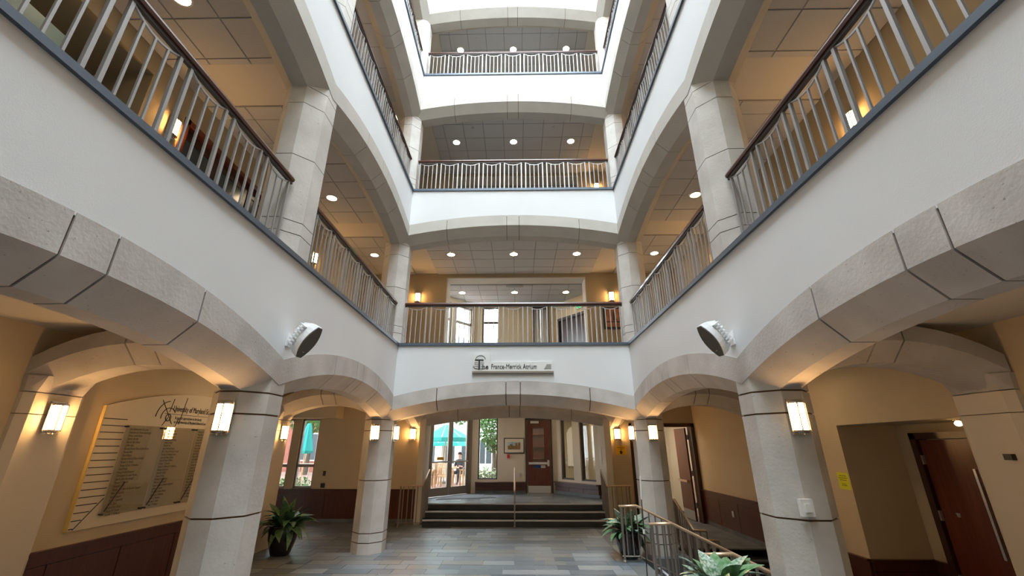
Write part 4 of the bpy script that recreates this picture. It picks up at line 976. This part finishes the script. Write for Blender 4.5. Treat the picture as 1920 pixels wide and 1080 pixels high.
def person(loc, rz, shirt, label):
    t = thing('person', label, 'person', loc, rz)
    J = {'pel': (0, 0, .5), 'waist': (0, .02, .68), 'chest': (0, 0, .88), 'neck': (0, -.02, 1.02), 'head0': (0, -.04, 1.10), 'head': (0, -.05, 1.20), 'crown': (0, -.03, 1.27)}
    Rr = {'pel': .15, 'waist': .125, 'chest': .15, 'neck': .055, 'head0': .065, 'head': .088, 'crown': .06}
    Ed = [('pel', 'waist'), ('waist', 'chest'), ('chest', 'neck'), ('neck', 'head0'), ('head0', 'head'), ('head', 'crown')]
    for s, n in ((-1, 'l'), (1, 'r')):
        J.update({n + 'sh': (s * .17, 0, .95), n + 'el': (s * .22, -.10, .70), n + 'wr': (s * .14, -.34, .74), n + 'hd': (s * .12, -.43, .75),
                  n + 'hip': (s * .1, -.04, .48), n + 'kn': (s * .12, -.44, .47), n + 'an': (s * .12, -.46, .08), n + 'toe': (s * .12, -.60, .04)})
        Rr.update({n + 'sh': .065, n + 'el': .045, n + 'wr': .033, n + 'hd': .035, n + 'hip': .095, n + 'kn': .065, n + 'an': .042, n + 'toe': .036})
        Ed += [('chest', n + 'sh'), (n + 'sh', n + 'el'), (n + 'el', n + 'wr'), (n + 'wr', n + 'hd'), ('pel', n + 'hip'), (n + 'hip', n + 'kn'), (n + 'kn', n + 'an'), (n + 'an', n + 'toe')]
    ks = list(J); me = bpy.data.meshes.new('body'); me.from_pydata([J[k] for k in ks], [(ks.index(a), ks.index(b)) for a, b in Ed], [])
    o = bpy.data.objects.new('body', me); COL.objects.link(o)
    md = o.modifiers.new('skin', 'SKIN'); o.modifiers.new('sub', 'SUBSURF').levels = 2
    for i, k in enumerate(ks):
        sv = me.skin_vertices[0].data[i]; sv.radius = (Rr[k], Rr[k]); sv.use_root = (k == 'pel')
    dg = bpy.context.evaluated_depsgraph_get(); m2 = bpy.data.meshes.new_from_object(o.evaluated_get(dg)); bpy.data.objects.remove(o)
    m2.materials.clear()
    for q in ('skin', shirt, 'trousers', 'black_plastic'): m2.materials.append(M[q])
    for p in m2.polygons:
        c = p.center
        p.material_index = 0 if c.z > 1.02 or (c.y < -.2 and c.z > .6) else (1 if c.z > .57 else (3 if c.z < .09 else 2))
        p.use_smooth = True
    o = bpy.data.objects.new('body', m2); COL.objects.link(o); o.parent = t
    rings = []
    for i, (rr, z) in enumerate(((.098, 1.19), (.104, 1.24), (.09, 1.29), (.055, 1.325), (.002, 1.335))):
        rings.append([(rr * math.cos(2 * math.pi * k / 14), -.03 + rr * math.sin(2 * math.pi * k / 14) + (.012 if i == 0 else 0), z + (.05 if math.sin(2 * math.pi * k / 14) < -.3 and i == 0 else 0)) for k in range(14)])
    MB().loft(rings).build('hair', 'hair', t, True, True)
    MB().lathe([(.001, -.01), (.014, 0), (.001, .025)], 6, (0, -.142, 1.17)).build('nose', 'skin', t, True)
    for s in (-1, 1): MB().lathe([(.001, -.008), (.01, 0), (.001, .008)], 6, (s * .034, -.128, 1.20)).build('eye', 'ink', t, True)
person((-3.66, 18.62, GZ), R(170), 'shirt_blue', 'person in a blue top seated at the patio table, seen through the left glass leaf')
person((-2.55, 20.75, GZ), R(-15), 'shirt_dark', 'person in dark clothing seated under the parasol, seen through the right glass leaf')

def foliage(n, rx, ry, rz, c, sz, seed):
    rnd = random.Random(seed); mb = MB()
    for i in range(n):
        while True:
            p = Vector((rnd.uniform(-1, 1), rnd.uniform(-1, 1), rnd.uniform(-1, 1)))
            if .25 < p.length < 1: break
        p = Vector((c[0] + p.x * rx, c[1] + p.y * ry, c[2] + p.z * rz)); e = Euler((rnd.uniform(-1, 1), rnd.uniform(-1, 1), rnd.uniform(0, 6.28))).to_matrix(); s = sz * rnd.uniform(.6, 1.3)
        mb.add([p + e @ Vector(q) * s for q in ((-1, 0, 0), (0, -.45, .1), (1, 0, 0), (0, .45, .1))], [(0, 1, 2, 3)])
    return mb
def tree(loc, h, rx, rz, n, sz, label, seed, m='foliage', lean=0, trunk=.14):
    t = thing('garden_tree', label, 'tree', loc, group='trees beyond the windows')
    MB().tube([(0, 0, 0), (.05, 0, h * .35), (lean, .05, h * .7)], [trunk, trunk * .8, trunk * .5], 8).build('trunk', 'bark', t, True)
    for k in range(3): MB().tube([(lean * .5, 0, h * .5), (rx * .5 * math.cos(k * 2.1), rx * .5 * math.sin(k * 2.1), h * .8)], [trunk * .5, trunk * .2], 6).build('branch', 'bark', t, True)
    o = foliage(n, rx, rx, rz, (lean, 0, h), sz, seed).build('crown', m, t, True, fix=False); o['kind'] = 'stuff'
tree((-1.02, 20.6, GZ), 2.6, .75, 1.3, 1500, .10, 'ivy-clad garden tree right behind the vestibule window', 21, trunk=.13)
tree((-2.6, 27, GZ), 4.3, 2.0, 1.7, 2500, .16, 'broad green tree behind the open parasol', 22)
tree((-9.5, 23, GZ), 4.2, 2.4, 2.0, 2500, .16, 'green tree seen through the left windows', 23)
tree((-12.5, 27, GZ), 4.5, 2.5, 2.2, 2000, .18, 'farther green tree at the left windows', 24)
tree((-7.4, 28.5, GZ), 4.6, 1.6, 1.5, 1600, .16, 'pale green tree far left behind the parasols', 25)
def bush(loc, rx, rz, n, sz, m, label, seed):
    t = thing('garden_shrub', label, 'shrub', loc, group='garden shrubs')
    for k in range(4): MB().tube([(0, 0, 0), (.2 * math.cos(k * 1.6), .2 * math.sin(k * 1.6), rz)], .012, 5).build('stem', 'bark', t, True)
    o = foliage(n, rx, .4, rz, (0, 0, rz * .8), sz, seed).build('leaves', m, t, True, fix=False); o['kind'] = 'stuff'
bush((-1.2, 18.2, GZ), .7, .45, 900, .07, 'foliage_light', 'white-flowered bed plant outside the vestibule window', 31)
bush((-.5, 19.6, GZ), .4, .6, 500, .07, 'foliage', 'green shrub beside the ivy tree outside the window', 32)
bush((-7.4, 15.4, GZ), .8, .35, 700, .06, 'foliage', 'low green shrub under the left window', 33)
bush((-9.1, 15.9, GZ), .8, .4, 700, .06, 'foliage_light', 'pale low shrub at the far left window', 34)
# garden rail seen through the left window
gr = thing('garden_rail', 'dark metal rail on the patio seen through the left window', 'railing', (-8.2, 17, GZ))
MB().tube([(-9.6, 17, GZ + .95), (-6.6, 17, GZ + .95)], .025, 6).tube([(-9.6, 17, GZ + .15), (-6.6, 17, GZ + .15)], .02, 6).build('rails', 'bronze', gr)
for i in range(9): MB().tube([(-9.5 + i * .36, 17, GZ), (-9.5 + i * .36, 17, GZ + .95)], .014, 5).build('baluster', 'bronze', gr)
def building(x0, x1, y, z1, wall_m, wins, label):
    t = thing('background_building', label, 'building', ((x0 + x1) / 2, y, GZ))
    MB().box(x0, x1, y, y + 4, GZ, z1).build('facade', wall_m, t)
    MB().box(x0 - .2, x1 + .2, y - .2, y + 4.2, z1, z1 + .3).build('cornice', 'white_render', t)
    for (a, b, c, e) in wins:
        w = MB().box(a - .08, b + .08, y - .06, y, c - .08, e + .08).build('window_frame', 'white_render', t); MB().box(a, b, y - .08, y - .02, c, e).build('pane', 'window_dark', w)
        MB().box((a + b) / 2 - .03, (a + b) / 2 + .03, y - .1, y - .02, c, e).build('mullion', 'white_render', w)
building(-9.5, 1.5, 32, 6.5, 'white_render', [(x, x + .8, .9, 2.4) for x in (-8, -6.6, -5.2, -3.9, -2.6, -1.3, 0)] + [(x, x + .9, 4, 5.4) for x in (-7.5, -5.5, -3.5, -1.5)], 'white building with dark windows beyond the patio')
building(-24, -11, 30, 5.5, 'brick_red', [(x, x + 1.1, 1.2, 2.8) for x in (-22, -19.5, -17, -14.5, -13)], 'red brick building seen through the left windows')
building(-9, 4, 40, 13, 'white_render', [(x, x + 1, z, z + 1.6) for x in (-8, -6, -4, -2, 0, 2) for z in (7.5, 10.2)], 'tall pale building seen through the upper lounge windows')
building(-2.4, 0.6, 24.5, 10.5, 'brick_red', [(-1.9, -1.3, 5.4, 6.6), (-1.9, -1.3, 7.4, 8.6)], 'brick building corner seen through the central lounge window') if 0 else None
